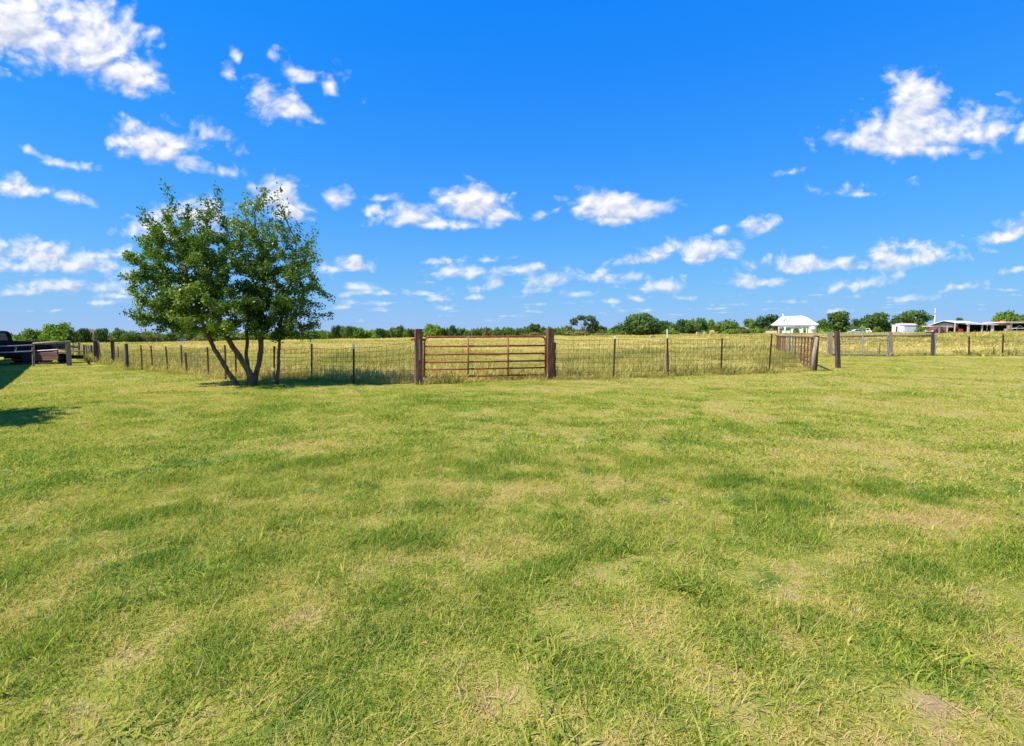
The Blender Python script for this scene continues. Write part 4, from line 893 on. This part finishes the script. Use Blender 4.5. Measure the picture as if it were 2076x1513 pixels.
for i, (px, tp, hw, k) in enumerate(rowD): far_tree(px, tp, hw, 158 + random.uniform(-7, 7), k, ORD[i] + ' from the left in the far tree row above the red gate', group='far trees above the red gate')
far_tree(1083, 673, 22, 140, 'mound', 'brown olive shrub mound just left of the right gate post', 'shrub', 'shrub')
far_tree(1133, 667, 14, 165, 'dark0', 'low dark tree just right of the right gate post')
far_tree(1152, 661, 9, 165, 'loose0', 'thin tree left of the open grey green tree')
far_tree(1184, 639.5, 24, 150, 'mesquite', 'tall open grey green tree with see-through crown right of the gate')
far_tree(1166, 668, 25, 138, 'mound', 'olive shrub mound under the open grey green tree', 'shrub', 'shrub')
rowE = [(1209, 661, 15, 'dark0'), (1226, 664.5, 6, 'dark1'), (1241, 664, 9, 'round3'), (1256, 658, 9, 'round2'), (1272, 655, 8, 'round0')]
for i, (px, tp, hw, k) in enumerate(rowE): far_tree(px, tp, hw, 164, k, ORD[i] + ' from the left of the small trees beside the big round tree', group='small trees beside the big round tree')
far_tree(1225, 674, 26, 145, 'mound', 'low grey green shrub strip left of the big round tree', 'shrub', 'shrub')
far_tree(1298, 636.5, 33, 148, 'dense', 'big dense dark round tree, the largest on the skyline')
rowF = [(1345, 653, 14, 'dark1'), (1360, 654.5, 14, 'round2'), (1382, 649.5, 11, 'dark0'), (1401, 648, 16, 'round1'), (1421, 646, 11, 'round0'), (1437, 649, 13, 'bright0'), (1468, 648, 19, 'round2'), (1487, 656, 9, 'dark2'), (1500, 662, 9, 'round3')]
for i, (px, tp, hw, k) in enumerate(rowF): far_tree(px, tp, hw, 160 + random.uniform(-5, 5), k, ORD[i] + ' from the left in the tree row right of the big round tree', group='tree row right of the big round tree')
far_tree(1480, 664, 17, 150, 'mound2', 'bright green shrub left of the small pink roofed house', 'shrub', 'shrub')
far_tree(1352, 668, 18, 152, 'mound2', 'bright green shrub at the right foot of the big round tree', 'shrub', 'shrub')
far_tree(1525, 647, 17, 172, 'round1', 'tree behind the small pink roofed house')
far_tree(1556, 641, 20, 168, 'dark0', 'dark tree against the left side of the white pavilion')
far_tree(1614, 664, 14, 172, 'bright1', 'bright tree seen through the white pavilion')
far_tree(1664, 648, 12, 175, 'round3', 'small tree against the right side of the white pavilion')
far_tree(1699, 636, 27, 160, 'dark1', 'wide dark tree right of the white pavilion')
far_tree(1742, 648, 14, 165, 'dark2', 'small tree between two wide dark trees')
far_tree(1773, 636.5, 25, 158, 'dark0', 'round dark tree left of the white shed')
far_tree(1808, 658, 12, 165, 'round0', 'small low tree left of the white shed')
far_tree(1848, 630.5, 29, 150, 'umbrella', 'tall spreading tree above the white shed')
far_tree(1869, 657, 9, 122, 'bright0', 'small bush right of the low green shed', 'shrub', 'shrub')
far_tree(1943, 647, 7, 150, 'dark1', 'small dark treetop above the gabled barn roof')
far_tree(2042, 632, 22, 150, 'bright0', 'bright tree behind the pink roofed shed')
far_tree(2078, 634, 19, 146, 'round1', 'tree at the right edge behind the pink roofed shed')
# low scrub hedge that closes the field
hx, hy, hs_, ht_ = [], [], [], []
for k in range(2400):
    px = rng.uniform(-260, 2330); Y = 168 + rng.normal(0, 6) - (34 if px < 320 else 0); p = at(px, Y); hx.append((p.x, p.y, p.z)); w = rng.uniform(.7, 1.6); hs_.append((w, w, rng.uniform(1.3, 3.2) * (1.3 if px < 1150 else 1.0))); ht_.append(rng.random())
scrub = [crown_mesh('scrub_clump', lobes_mound(5 + i), 130, .2, [M['olive'], M['far_leaf'], M['bright_leaf']][i], 200 + i) for i in range(3)]
scatter('scrub', hx, hs_, ht_, scrub, 'low mixed scrub along the far side of the field', 'scrub')
# trees whose shadows reach into the picture, standing just outside it
for (loc, w, h, k, l) in (((-12.35, 7.3), 2.4, 4.2, 'round2', 'tree just outside the left edge that shades the lawn there'),):
    o = thing('yard_tree', (*loc, H(*loc)), l, 'tree')
    cmN = crown_mesh('crown', lobes_round(77), 5200, .045, M['leaf'], 300); q = obj('crown', cmN, o); q.scale = (w, w, h); q2 = obj('trunk', KIND['round2'][1], o); q2.scale = (w, w, h)

# ------------------------------------------------------------------ buildings at the right
def col_tube(mb, p, h, r, n=8): mb.tube([p - Vector((0, 0, .3)), p + Vector((0, 0, h))], r, n)
# white pavilion with curved hip roof
PY = 150.0; pc = at(1611, PY); pav = thing('pavilion', pc, 'white roofed pavilion with chimney pipe and arches on the skyline', 'pavilion')
px0, px1 = P(1564, 659, PY).x - pc.x, P(1657, 659, PY).x - pc.x; ez = P(1600, 659, PY).z - pc.z; rz_ = P(1600, 641, PY).z - pc.z
rx0, rx1 = P(1592, 641, PY).x - pc.x, P(1622, 641, PY).x - pc.x; dep = 9.0
rows = []
for k in range(8):
    t_ = k / 7; e = t_ ** 0.82; zc = ez + (rz_ - ez) * (math.sin(t_ * math.pi / 2) ** 1.05)
    xa, xb = px0 + (rx0 - px0) * e, px1 + (rx1 - px1) * e; ya_, yb_ = -dep / 2 * (1 - e) , dep / 2 * (1 - e)
    rows.append([(xa, ya_, zc), (xb, ya_, zc), (xb, yb_ + .01, zc), (xa, yb_ + .01, zc)])
vs = [v for r_ in rows for v in r_]; fs = [tuple(range(4))[::-1], tuple(28 + i for i in range(4))]
for k in range(7):
    for i in range(4): fs.append((4 * k + i, 4 * k + (i + 1) % 4, 4 * k + 4 + (i + 1) % 4, 4 * k + 4 + i))
roof = MB().add(vs, fs).build('roof', M['white_roof'], pav)
for i in range(4): MB().tube([Vector(rows[k][i]) + Vector((0, 0, .03)) for k in range(8)], .09, 5).build('hip_cap', M['pale_roof'], roof)
for k in range(1, 12):
    f_ = k / 12; MB().tube([Vector(rows[j][0]).lerp(Vector(rows[j][1]), f_) + Vector((0, -.02, .03)) for j in range(8)], .035, 3).build('seam', M['pale_roof'], roof)
MB().box(((px0 + px1) / 2, 0, ez - .14), (px1 - px0 - .2, dep - .2, .2)).build('eave', M['white_paint'], pav)
cxp = P(1588, 650, PY).x - pc.x; MB().tube([(cxp, -3.2, ez - .1), (cxp, -3.2, P(1588, 635.5, PY).z - pc.z)], .2, 8).build('chimney', M['white_roof'], pav)
MB().tube([(cxp, -3.2, P(1588, 635.5, PY).z - pc.z), (cxp, -3.2, P(1588, 634.3, PY).z - pc.z)], .27, 8).build('chimney_cap', M['grey_roof'], pav)
for px, yy_ in ((1580, -4), (1592, -4), (1640, -4), (1651.5, -4), (1580, 4), (1651, 4), (1616, 4)):
    x = P(px, 670, PY).x - pc.x; MB().box((x, yy_, ez / 2 - .2), (.3 if px != 1592 else .5, .3, ez + .3)).build('column', M['white_paint'], pav, bevel=.03)
def bx_px(pa, pb, ya, yb, Y, c, th): # a box seen between pixel columns pa..pb and rows ya..yb
    A, B = P(pa, yb, Y), P(pb, ya, Y); return ((A.x + B.x) / 2 - c.x, Y - c.y, (A.z + B.z) / 2 - c.z), (abs(B.x - A.x), th, abs(B.z - A.z))
MB().box(*bx_px(1569, 1593, 671, 678, PY - 4.4, pc, .5)).build('low_wall', M['pink_wall'], pav)
MB().box(*bx_px(1582, 1590, 660, 671.5, PY - 3.4, pc, .2)).build('door', M['brick'], pav)
for pxm in (1584, 1588): MB().box(*bx_px(pxm - .9, pxm + .9, 662, 669.5, PY - 3.55, pc, .1)).build('door_panel', M['dark_inside'], pav)
MB().box(*bx_px(1600, 1616, 670.5, 678, PY - 3.6, pc, .4)).build('counter', M['white_paint'], pav)
def arch_wall(pa, pb, ytop, Y, nm, thick=.35):
    A, B = P(pa, 678, Y), P(pb, ytop, Y); x0, x1 = A.x - pc.x, B.x - pc.x; z1 = B.z - pc.z; ow = (x1 - x0) * .3; cxm = (x0 + x1) / 2; y = Y - pc.y
    pts = [(x0, y, -.2), (cxm - ow, y, -.2)] + [(cxm - ow * math.cos(a), y, z1 - .45 - ow + ow * math.sin(a)) for a in np.linspace(0, math.pi, 9)] + [(cxm + ow, y, -.2), (x1, y, -.2), (x1, y, z1 - .3)] + [(cxm + (x1 - cxm) * math.cos(a), y, z1 - .3 + .3 * math.sin(a)) for a in np.linspace(.15, math.pi - .15, 7)] + [(x0, y, z1 - .3)]
    MB().prism(pts, (0, thick, 0)).build(nm, M['white_paint'], pav)
arch_wall(1617, 1640, 662, PY - 3.6, 'arch'); arch_wall(1640.5, 1651, 660.5, PY - 3.8, 'arch')
MB().box(*bx_px(1653, 1668, 666.5, 678, PY - 4.0, pc, .35)).build('side_wall', M['white_paint'], pav)
MB().tube([P(1664.5, 668, PY - 4.3) - pc, P(1664.5, 661.5, PY - 4.3) - pc], .75, 12).build('round_top', M['white_paint'], pav)
MB().box(*bx_px(1569, 1655, 675.4, 677, PY, pc, dep)).build('floor', M['pink_wall'], pav)
MB().box(*bx_px(1668, 1681, 673, 674, PY - 3, pc, .3)).build('boundary_wall', M['pink_wall'], pav)
pav.rotation_euler = (0, 0, -math.atan2(pc.x, pc.y)); pav.scale = (0.89, 0.84, 1)
# small house with pink roof
HY = 166.0; hc = at(1507, HY); hou = thing('house', hc, 'small distant house with pale pink hip roof between trees', 'house')
def hip(c, pa, pb, ra, rb, ye, yr, Y, d):
    E0, E1, R0_, R1_ = P(pa, ye, Y) - c, P(pb, ye, Y) - c, P(ra, yr, Y) - c, P(rb, yr, Y) - c
    return [(E0.x, -d / 2, E0.z), (E1.x, -d / 2, E0.z), (E1.x, d / 2, E0.z), (E0.x, d / 2, E0.z), (R0_.x, -.2, R0_.z), (R1_.x, -.2, R0_.z), (R1_.x, .2, R0_.z), (R0_.x, .2, R0_.z)], [(3, 2, 1, 0), (4, 5, 6, 7), (0, 1, 5, 4), (1, 2, 6, 5), (2, 3, 7, 6), (3, 0, 4, 7)]
MB().add(*hip(hc, 1493, 1521, 1498, 1517, 672.3, 668.5, HY, 7)).build('porch_roof', M['pink_wall'], hou)
MB().add(*hip(hc, 1499, 1516, 1504, 1511, 668.6, 663.5, HY, 5)).build('roof', M['pink_wall'], hou)
MB().box(*bx_px(1497, 1518, 672.3, 678.5, HY, hc, 4.5)).build('wall', M['brown_paint'], hou)
for px in (1500, 1506, 1513, 1520): MB().box(*bx_px(px - .8, px + .8, 672.3, 678, HY - 3, hc, .3)).build('porch_post', M['pink_wall'], hou)
MB().tube([P(1505.5, 664, HY) - hc, P(1505.5, 662.3, HY) - hc], .3, 6).build('vent', M['white_paint'], hou)
# white metal shed and low green shed
SY = 125.0; shc = at(1832, SY); shed = thing('metal_shed', shc, 'white metal shed with pinkish roof below the tall spreading tree', 'shed')
x0, x1 = P(1822, 670, SY).x - shc.x, P(1846, 670, SY).x - shc.x; z0 = P(1830, 660, SY).z - shc.z; z1 = P(1830, 656, SY).z - shc.z
MB().box(((x0 + x1) / 2, 0, z0 / 2 - .1), (x1 - x0, 3.4, z0 + .2)).build('wall', M['pale_blue'], shed)
for k in range(6): MB().box((x0 + (x1 - x0) * (k + .5) / 6, -1.715, z0 / 2), ((x1 - x0) / 6 - .05, .04, z0 - .1)).build('panel', M['pale_blue'], shed)
MB().prism([(x0 - .15, -1.85, z0), (x1 + .35, -1.85, z0), (x1 - .05, -1.2, z1), (x0 + .1, -1.2, z1)], (0, 2.6, 0)).build('roof', M['pink_roof'], shed)
MB().box(*bx_px(1815, 1822, 659, 674, SY + .5, shc, 2.4)).build('lean_to', M['white_paint'], shed)
MB().box(*bx_px(1816, 1819.5, 662, 674, SY - .9, shc, .1)).build('door', M['brown_paint'], shed)
MB().box(*bx_px(1829, 1838, 671.5, 675, SY - 2.2, shc, .5)).build('trough', M['white_paint'], shed)
GY = 132.0; gc = at(1861, GY); gsh = thing('low_shed', gc, 'low dark green shed right of the white metal shed', 'shed')
MB().box(*bx_px(1851, 1872, 664.5, 674, GY, gc, 3)).build('wall', M['green_paint'], gsh)
MB().box(*bx_px(1850, 1873, 663, 664.6, GY, gc, 3.4)).build('roof', M['green_paint'], gsh)
MB().box(*bx_px(1864, 1867, 667, 674, GY - 1.6, gc, .1)).build('door', M['pale_blue'], gsh)
# mast
TYm = 260.0; mc = at(1893, TYm); mast = thing('mast', mc, 'thin white mast rising left of the gabled barn', 'mast')
MB().tube([(0, 0, -1), (0, 0, P(1893, 636, TYm).z - mc.z)], .30, 8).build('pole', M['white_paint'], mast)
MB().tube([(0, 0, P(1893, 636.5, TYm).z - mc.z), (0, 0, P(1893, 625, TYm).z - mc.z)], .20, 8).build('antenna', M['white_paint'], mast)
MB().tube([(0, 0, P(1893, 637, TYm).z - mc.z), (0, 0, P(1893, 635.6, TYm).z - mc.z)], .5, 10).build('platform', M['grey_roof'], mast)
# gabled barn
A = Vector((97.2, 114.9, 0)); B = Vector((98.9, 110.0, 0)); C_ = B + Vector((6.4, 2.2, 0)); D_ = A + Vector((6.4, 2.2, 0)); zb = H(98.9, 111)
bc = Vector((100.5, 112, zb)); barn = thing('barn', bc, 'barn with dark grey gable and white roof at the far right', 'barn')
def up(p, z): return Vector((p.x, p.y, z)) - bc
zA, zB, zR = P(1884, 660, 114.9).z, P(1937, 655.2, 110).z, P(1916, 651.3, 112.5).z
ap = (A + B) / 2 + Vector((0, 0, 0)); ap2 = (D_ + C_) / 2
MB().add([up(A, zA), up(B, zB), up(ap, zR), up(A, zA - .75), up(B, zB - 1.0)], [(3, 4, 1, 2, 0)]).prism([up(A, zA - .75), up(B, zB - 1.0), up(B, zB), up(ap, zR), up(A, zA)], (.12, .04, 0)).build('gable', M['grey_roof'], barn)
ov = (B - A).normalized() * .35
MB().prism([up(ap - Vector((.3, .1, 0)), zR + .02), up(B + ov - Vector((.3, .1, 0)), zB - .04), up(C_ + ov, zB - .04), up(ap2, zR + .02)], (0, 0, .1)).build('roof', M['white_roof'], barn)
MB().prism([up(ap - Vector((.3, .1, 0)), zR + .02), up(A - ov - Vector((.3, .1, 0)), zA - .04), up(D_ - ov, zA - .04), up(ap2, zR + .02)], (0, 0, .1)).build('roof', M['white_roof'], barn)
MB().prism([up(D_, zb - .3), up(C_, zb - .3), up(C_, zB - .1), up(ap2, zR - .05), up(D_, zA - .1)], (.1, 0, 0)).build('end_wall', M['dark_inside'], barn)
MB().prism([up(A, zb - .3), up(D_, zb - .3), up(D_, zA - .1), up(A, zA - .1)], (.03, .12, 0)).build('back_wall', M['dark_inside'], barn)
for (px, yt, Y) in ((1921, 661, 110.8), (1936.5, 655, 109.9), (1962.5, 657, 111.6)):
    q = P(px, yt, Y); MB().box((q.x - bc.x, q.y - bc.y, (q.z + zb) / 2 - zb - .1), (.2 if px != 1962.5 else .34, .2, q.z - zb + .3)).build('post', M['pink_wall'], barn)
MB().box(*bx_px(1912.5, 1918.5, 662.5, 678, 111.6, bc, .15)).build('brick_pier', M['brick'], barn)
MB().box(*bx_px(1880, 1919, 660.8, 663, 109.3, bc, 3.0)).build('lean_to_roof', M['pink_roof'], barn)
for px in (1880.8, 1906): MB().box(*bx_px(px - .5, px + .5, 662.8, 678, 108.2, bc, .15)).build('lean_to_post', M['brown_paint'], barn)
MB().box(*bx_px(1880, 1912, 663, 678, 111.0, bc, .1)).build('lean_to_wall', M['brown_paint'], barn)
# flat roofed open shed
FY = 110.0; fc = at(2000, FY); fsh = thing('open_shed', fc, 'long open shed with flat pale roof between barn and pink roofed shed', 'shed')
zf = P(1990, 659, FY).z - fc.z; xa, xb = P(1960, 660, FY).x - fc.x, P(2043, 660, FY).x - fc.x
MB().add([(xa, -.4, zf + .1), (xb, -.4, zf - .1), (xb, 5, zf + .25), (xa, 5, zf + .4), (xa, -.4, zf + .28), (xb, -.4, zf + .08), (xb, 5, zf + .43), (xa, 5, zf + .58)], [(3, 2, 1, 0), (4, 5, 6, 7), (0, 1, 5, 4), (1, 2, 6, 5), (2, 3, 7, 6), (3, 0, 4, 7)]).build('roof', M['pale_roof'], fsh)
for px, w_, m_ in ((1963, .34, 'pink_wall'), (1990.5, .22, 'pink_wall'), (2011.5, .55, 'pale_roof'), (2042, .2, 'pink_wall')):
    x = P(px, 668, FY).x - fc.x; MB().box((x, 0, zf / 2 - .1), (w_, .25, zf + .3)).build('post', M[m_], fsh)
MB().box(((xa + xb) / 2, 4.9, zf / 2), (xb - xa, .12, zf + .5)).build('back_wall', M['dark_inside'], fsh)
MB().add([(P(1995, 676, FY).x - fc.x, 3.2, 0), (P(2009, 676, FY).x - fc.x, 3.2, 0), (P(2009, 676, FY).x - fc.x, 3.2, 1.3), (P(2001, 676, FY).x - fc.x, 3.2, .9)], [(0, 1, 2, 3)]).prism([(P(1995, 676, FY).x - fc.x, 3.2, 0), (P(2009, 676, FY).x - fc.x, 3.2, 0), (P(2009, 676, FY).x - fc.x, 3.2, 1.3), (P(2001, 676, FY).x - fc.x, 3.2, .9)], (0, .8, 0)).build('green_tarp', M['green_paint'], fsh)
# pink roofed shed
QY = 108.0; qc = at(2060, QY); qsh = thing('open_shed', qc, 'open shed with pink roof at the right edge', 'shed')
zq = P(2060, 654.5, QY).z - qc.z; xa, xb = P(2036, 655, QY).x - qc.x, P(2150, 655, QY).x - qc.x
MB().box(((xa + xb) / 2, 2.3, zq + .08), (xb - xa, 5.4, .34)).build('roof', M['pink_roof'], qsh)
for px in (2049, 2090, 2130): MB().box((P(px, 668, QY).x - qc.x, 0, zq / 2 - .1), (.3, .25, zq + .2)).build('post', M['pink_wall'], qsh)
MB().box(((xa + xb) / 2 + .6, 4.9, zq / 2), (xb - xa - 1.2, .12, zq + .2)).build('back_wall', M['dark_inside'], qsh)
# things in and on the sheds
kc = P(2031.5, 655.5, 109.3); ky = thing('tarp_roll', kc, 'bright orange tarp bundle on the roof between the two open sheds', 'tarp')
MB().tube([(-.62, 0, .0), (-.5, 0, .12), (-.2, 0, .22), (.2, 0, .23), (.5, 0, .12), (.62, 0, .0)], [.1, .24, .33, .33, .24, .1], 9).build('bundle', M['orange'], ky, smooth=True)
MB().tube([(-.2, 0, -.12), (-.2, 0, .57)], .03, 5).build('strap', M['brick'], ky)
tc_ = at(1943, 110.6); rt = thing('red_machine', tc_, 'red farm machine under the white barn roof', 'machine')
MB().box((0, 0, .62), (.75, 1.3, .55)).box((0, .4, 1.05), (.6, .5, .5)).build('body', M['red_paint'], rt, bevel=.05)
for dx in (-.42, .42): MB().tube([(dx - .06, .25, .4), (dx + .06, .25, .4)], .42, 12).build('wheel', M['rubber'], rt)
for dx in (-.3, .3): MB().tube([(dx - .05, -.55, .24), (dx + .05, -.55, .24)], .25, 10).build('wheel', M['rubber'], rt)
cgc = at(2043, 107); cage = thing('wire_crate', cgc, 'stack of pale wire crates in front of the pink roofed shed', 'crate')
MB().box((0, 0, .42), (1.0, .8, .84)).build('crate', M['grey_wood'], cage); MB().box((.28, .05, 1.2), (.5, .6, .7)).build('crate', M['grey_wood'], cage)
for k in range(5): MB().box((-.4 + .2 * k, -.42, .42), (.03, .03, .84)).build('bar', M['galv'], cage)
MB().box((0, -.43, .8), (1.0, .04, .05)).build('rim', M['white_paint'], cage)
tbc = at(2066, 107); tab = thing('canopy_table', tbc, 'pale table with a propped top under the pink roofed shed', 'table')
MB().box((0, 0, .95), (2.3, 1.0, .1)).build('table_top', M['white_paint'], tab)
for dx in (-1, 1):
    for dy in (-.4, .4): MB().box((dx, dy, .45), (.07, .07, .92)).build('leg', M['galv'], tab)
MB().tube([(-.9, 0, 1.0), (0, 0, 1.55), (.9, 0, 1.0)], .03, 5).build('prop', M['galv'], tab)

# ------------------------------------------------------------------ vehicles
def wheel(parent, x, y, r, w, m_rim=None):
    t_ = MB(); t_.tube([(x - 0.0, y - w / 2, r), (x, y + w / 2, r)], r, 14); wo_ = t_.build('wheel', M['rubber'], parent)
    MB().tube([(x, y - w / 2 - .012, r), (x, y + w / 2 + .012, r)], r * .55, 12).build('rim', m_rim or M['galv'], wo_)
def car(name, c, rz, L, W_, Hh, m, label, cat, pickup=False):
    trim = M['dark_inside'] if pickup else M['galv']; lamp = M['glass'] if pickup else M['white_paint']
    o = thing(name, c, label, cat, rz=rz); hb = Hh * (.69 if pickup else .52)
    side = [(-L / 2, .3), (-L / 2, hb * .95), (-L * .3, hb), (L * .28, hb), (L / 2 - .08, hb * .9), (L / 2, hb * .6), (L / 2, .3)]
    if pickup: side = [(-L / 2, .42), (-L / 2, hb), (L * .27, hb * 1.02), (L * .46, hb * .98), (L / 2, hb * .8), (L / 2, .42)]
    MB().prism([(x, -W_ / 2, z) for x, z in side], (0, W_, 0)).build('body', m, o, bevel=.05)
    cab = [(-L * .42, hb), (-L * .34, Hh * .97), (-L * .05, Hh), (L * .1, Hh * .95), (L * .26, hb)] if not pickup else [(-L * .2, hb), (-L * .2, Hh * .95), (-L * .17, Hh), (L * .13, Hh), (L * .16, Hh * .95), (L * .18, hb)]
    cb_ = MB().prism([(x, -W_ * .44, z - .02) for x, z in cab], (0, W_ * .88, 0)).build('cabin', m, o, bevel=.04)
    for s_ in (-1, 1):
        y = s_ * (W_ * .44 + .012)
        if pickup: MB().prism([(x, y, z) for x, z in ((-L * .16, hb + .04), (-L * .16, Hh * .93), (L * .12, Hh * .93), (L * .14, hb + .04))], (0, -.012 * s_, 0)).build('window', M['glass'], o)
        else:
            for xa_, xb_, xc_, xd_ in ((-L * .36, -L * .30, -L * .09, -L * .09), (-L * .05, -L * .05, L * .075, L * .19)): MB().prism([(xa_, y, hb + .05), (xb_, y, Hh * .9), (xc_, y, Hh * .92), (xd_, y, hb + .05)], (0, -.012 * s_, 0)).build('window', M['glass'], o)
        MB().box((L / 2 - .02, s_ * W_ * .36, hb * .72), (.08, .28, .16)).build('headlight', lamp, o)
        for xw in (-L * .3, L * .31): wheel(o, xw, s_ * (W_ / 2 - .09), .33 if not pickup else .38, .2, trim)
    MB().box((L / 2, 0, .42), (.14, W_ * .96, .18)).build('bumper', trim, o, bevel=.02)
    return o
car('parked_car', at(1734, 145), R(175), 3.9, 1.7, 1.35, M['silver'], 'silver car parked far off below the wide dark tree', 'car')
car('parked_car', at(1753, 150), R(150), 3.2, 1.75, 1.6, M['white_paint'], 'white car parked far off left of the round dark tree', 'car')
car('parked_truck', at(1894, 107.6), R(200), 3.6, 1.8, 1.55, M['brown_paint'], 'brown vehicle parked under the barn lean-to', 'truck')
dk = Vector((-26.2, 24.6, H(-26.2, 24.6)))
car('pickup_truck', dk, R(58), 4.6, 1.75, 1.74, M['black_paint'], 'dark old pickup parked in shade behind the pipe gate at the left edge', 'pickup truck', pickup=True)
# flatbed trailer with brown plank sides, and a small dark trailer behind it
fa = G(98, 739.5); fa = Vector((P(94, 735, 26.3).x, 26.3, H(-24, 26.3)))
flat = thing('flatbed_trailer', fa, 'low flatbed trailer with brown plank side behind the pipe gate', 'trailer', rz=R(6))
hlf = (P(140, 730, 25.4).x - P(40, 730, 25.4).x) / 2
for k, (z, hh_) in enumerate(((.52, .15), (.36, .15))): MB().box((0, -.9, z), (2 * hlf, .06, hh_ - .012)).build('plank', M['plank'], flat)
for k in range(6): MB().box((0, -.73 + k * .3, .605), (2 * hlf, .28, .04)).build('deck_board', M['plank'], flat)
MB().box((0, -.94, .24), (2 * hlf, .05, .07)).build('frame_rail', M['rust_pale'], flat); MB().box((0, .8, .3), (2 * hlf, .05, .2)).build('frame_rail', M['rust'], flat)
for dx in (-.35, .4): wheel(flat, dx, 0.55, .26, .18); wheel(flat, dx, -0.6, .26, .18)
MB().box((hlf * .15, -1.15, .06), (hlf * 1.5, .12, .12)).build('skid', M['dark_wood'], flat)
da = Vector((P(99, 715, 33).x, 33.0, H(P(99, 715, 33).x, 33))); dt = thing('box_trailer', da, 'small dark trailer with round fender behind the flatbed', 'trailer')
hw = (P(117, 710, 33).x - P(80, 710, 33).x) / 2
MB().box((.1, 0, .78), (2 * hw, 1.3, .42)).build('body', M['green_post'], dt, bevel=.03)
MB().tube([(-.28, -.72, .5), (-.28, -.5, .5)], .4, 16).build('fender', M['silver'], dt); wheel(dt, -.28, -.7, .33, .18); wheel(dt, -.28, .6, .33, .18)
MB().tube([(hw + .1, 0, .6), (hw + .9, 0, .45)], .05, 6).build('tow_bar', M['t_post'], dt)
# shed just outside the left edge; its shadow falls on the pickup and the lawn
e1, e2 = Vector((-16.6, 12.2, 0)), Vector((-32.2, 29.6, 0)); dv = (e2 - e1).normalized(); nv = Vector((-dv.y, dv.x, 0)) * 1.0
nv = nv if nv.x < 0 else -nv
sc0 = (e1 + e2) / 2; barnL = thing('yard_shed', (sc0.x, sc0.y, 0), 'tan metal yard shed just outside the left edge', 'shed')
LL = (e2 - e1).length; mid = nv * 2.6; rzS = math.atan2(dv.y, dv.x)
MB().box((mid.x, mid.y, 1.6), (LL, 5, 3.8), rz=rzS).build('wall', M['tan_wood'], barnL)
MB().prism([tuple((e1 - sc0) + nv * a + Vector((0, 0, z))) for a, z in ((-.25, 3.5), (2.6, 4.5), (5.4, 3.5))], tuple(e2 - e1)).build('roof', M['pale_roof'], barnL)
MB().box((nv.x * .08 + dv.x * -6, nv.y * .08 + dv.y * -6, 1.1), (2.4, .12, 2.3), rz=rzS).build('door', M['brown_paint'], barnL)

# ------------------------------------------------------------------ small things in the field
fb = G(1323, 686); bunk = thing('feed_bunk', fb, 'small grey feed bunk standing in the golden field', 'trough', rz=R(12))
kk = fb.y / FPX
MB().prism([(-5.5 * kk, 0, 1.4 * kk), (5.5 * kk, 0, 2.0 * kk), (5.5 * kk, 0, 5 * kk), (-2 * kk, 0, 5.2 * kk)], (0, .8, 0)).build('bin', M['grey_wood'], bunk)
MB().box((-2.5 * kk, -.05, 1.4 * kk), (4.5 * kk, .1, 2.4 * kk)).build('opening_shade', M['dark_inside'], bunk)  # dark slab, painted shade for the hollow of the bin
for dx in (-4.5, 4.5): MB().box((dx * kk, .4, .5 * kk), (.12, .5, 1.6 * kk)).build('leg', M['dark_wood'], bunk)
def small(name, px, Y, lab, cat): c = at(px, Y); return thing(name, c, lab, cat), c
o, c = small('round_bale', 1443, 150, 'tan round hay bale below the tree row', 'hay bale'); MB().tube([(-.55, 0, .7), (.55, 0, .7)], .72, 14).build('bale', M['hay'], o); MB().tube([(-.56, 0, .7), (.56, 0, .7)], .2, 8).build('core', M['plank'], o)
o, c = small('round_bale', 1449, 151.5, 'smaller tan bale right of the round hay bale', 'hay bale'); MB().tube([(0, -.5, .42), (0, .5, .42)], .5, 12).build('bale', M['hay'], o); MB().tube([(0, -.51, .42), (0, .51, .42)], .14, 8).build('core', M['plank'], o)
o, c = small('wooden_bin', 1416, 149, 'brown wooden bin left of the hay bales', 'bin')
for k in range(3): MB().box((0, -.5, .25 + .3 * k), (1.25, .06, .27)).build('plank', M['tan_wood'], o)
MB().box((0, 0, .5), (1.2, .9, .9)).build('box', M['pink_wall'], o)
o, c = small('water_tank', 1428, 150, 'pale domed tank between the wooden bin and the bale', 'tank'); MB().tube([(0, 0, -.1), (0, 0, .45), (0, 0, .75), (0, 0, .92)], [.62, .62, .45, .12], 14).build('shell', M['grey_wood'], o, smooth=True); MB().tube([(0, 0, .9), (0, 0, 1.0)], .12, 8).build('lid', M['galv'], o)
o, c = small('water_tank', 1362, 151, 'white tank right of the big round tree', 'tank'); MB().tube([(-.5, 0, .55), (-.35, 0, .55), (.35, 0, .55), (.5, 0, .55)], [.2, .45, .45, .2], 12).build('shell', M['white_paint'], o, smooth=True); MB().box((0, 0, .08), (.8, .5, .2)).build('stand', M['galv'], o)
o, c = small('hay_wagon', 1384, 150, 'long low pale wagon below the tree row', 'wagon'); MB().box((0, 0, .5), (2.4, 1.2, .22)).build('bed', M['grey_wood'], o)
for dx in (-.8, .8): wheel(o, dx, -.5, .24, .14); wheel(o, dx, .5, .24, .14)
far_gray = at(372, 128); car('parked_car', far_gray, R(10), 1.9 * 1.6, 1.5, 1.05, M['grey_roof'], 'grey vehicle in the field seen under the leafy tree', 'car')
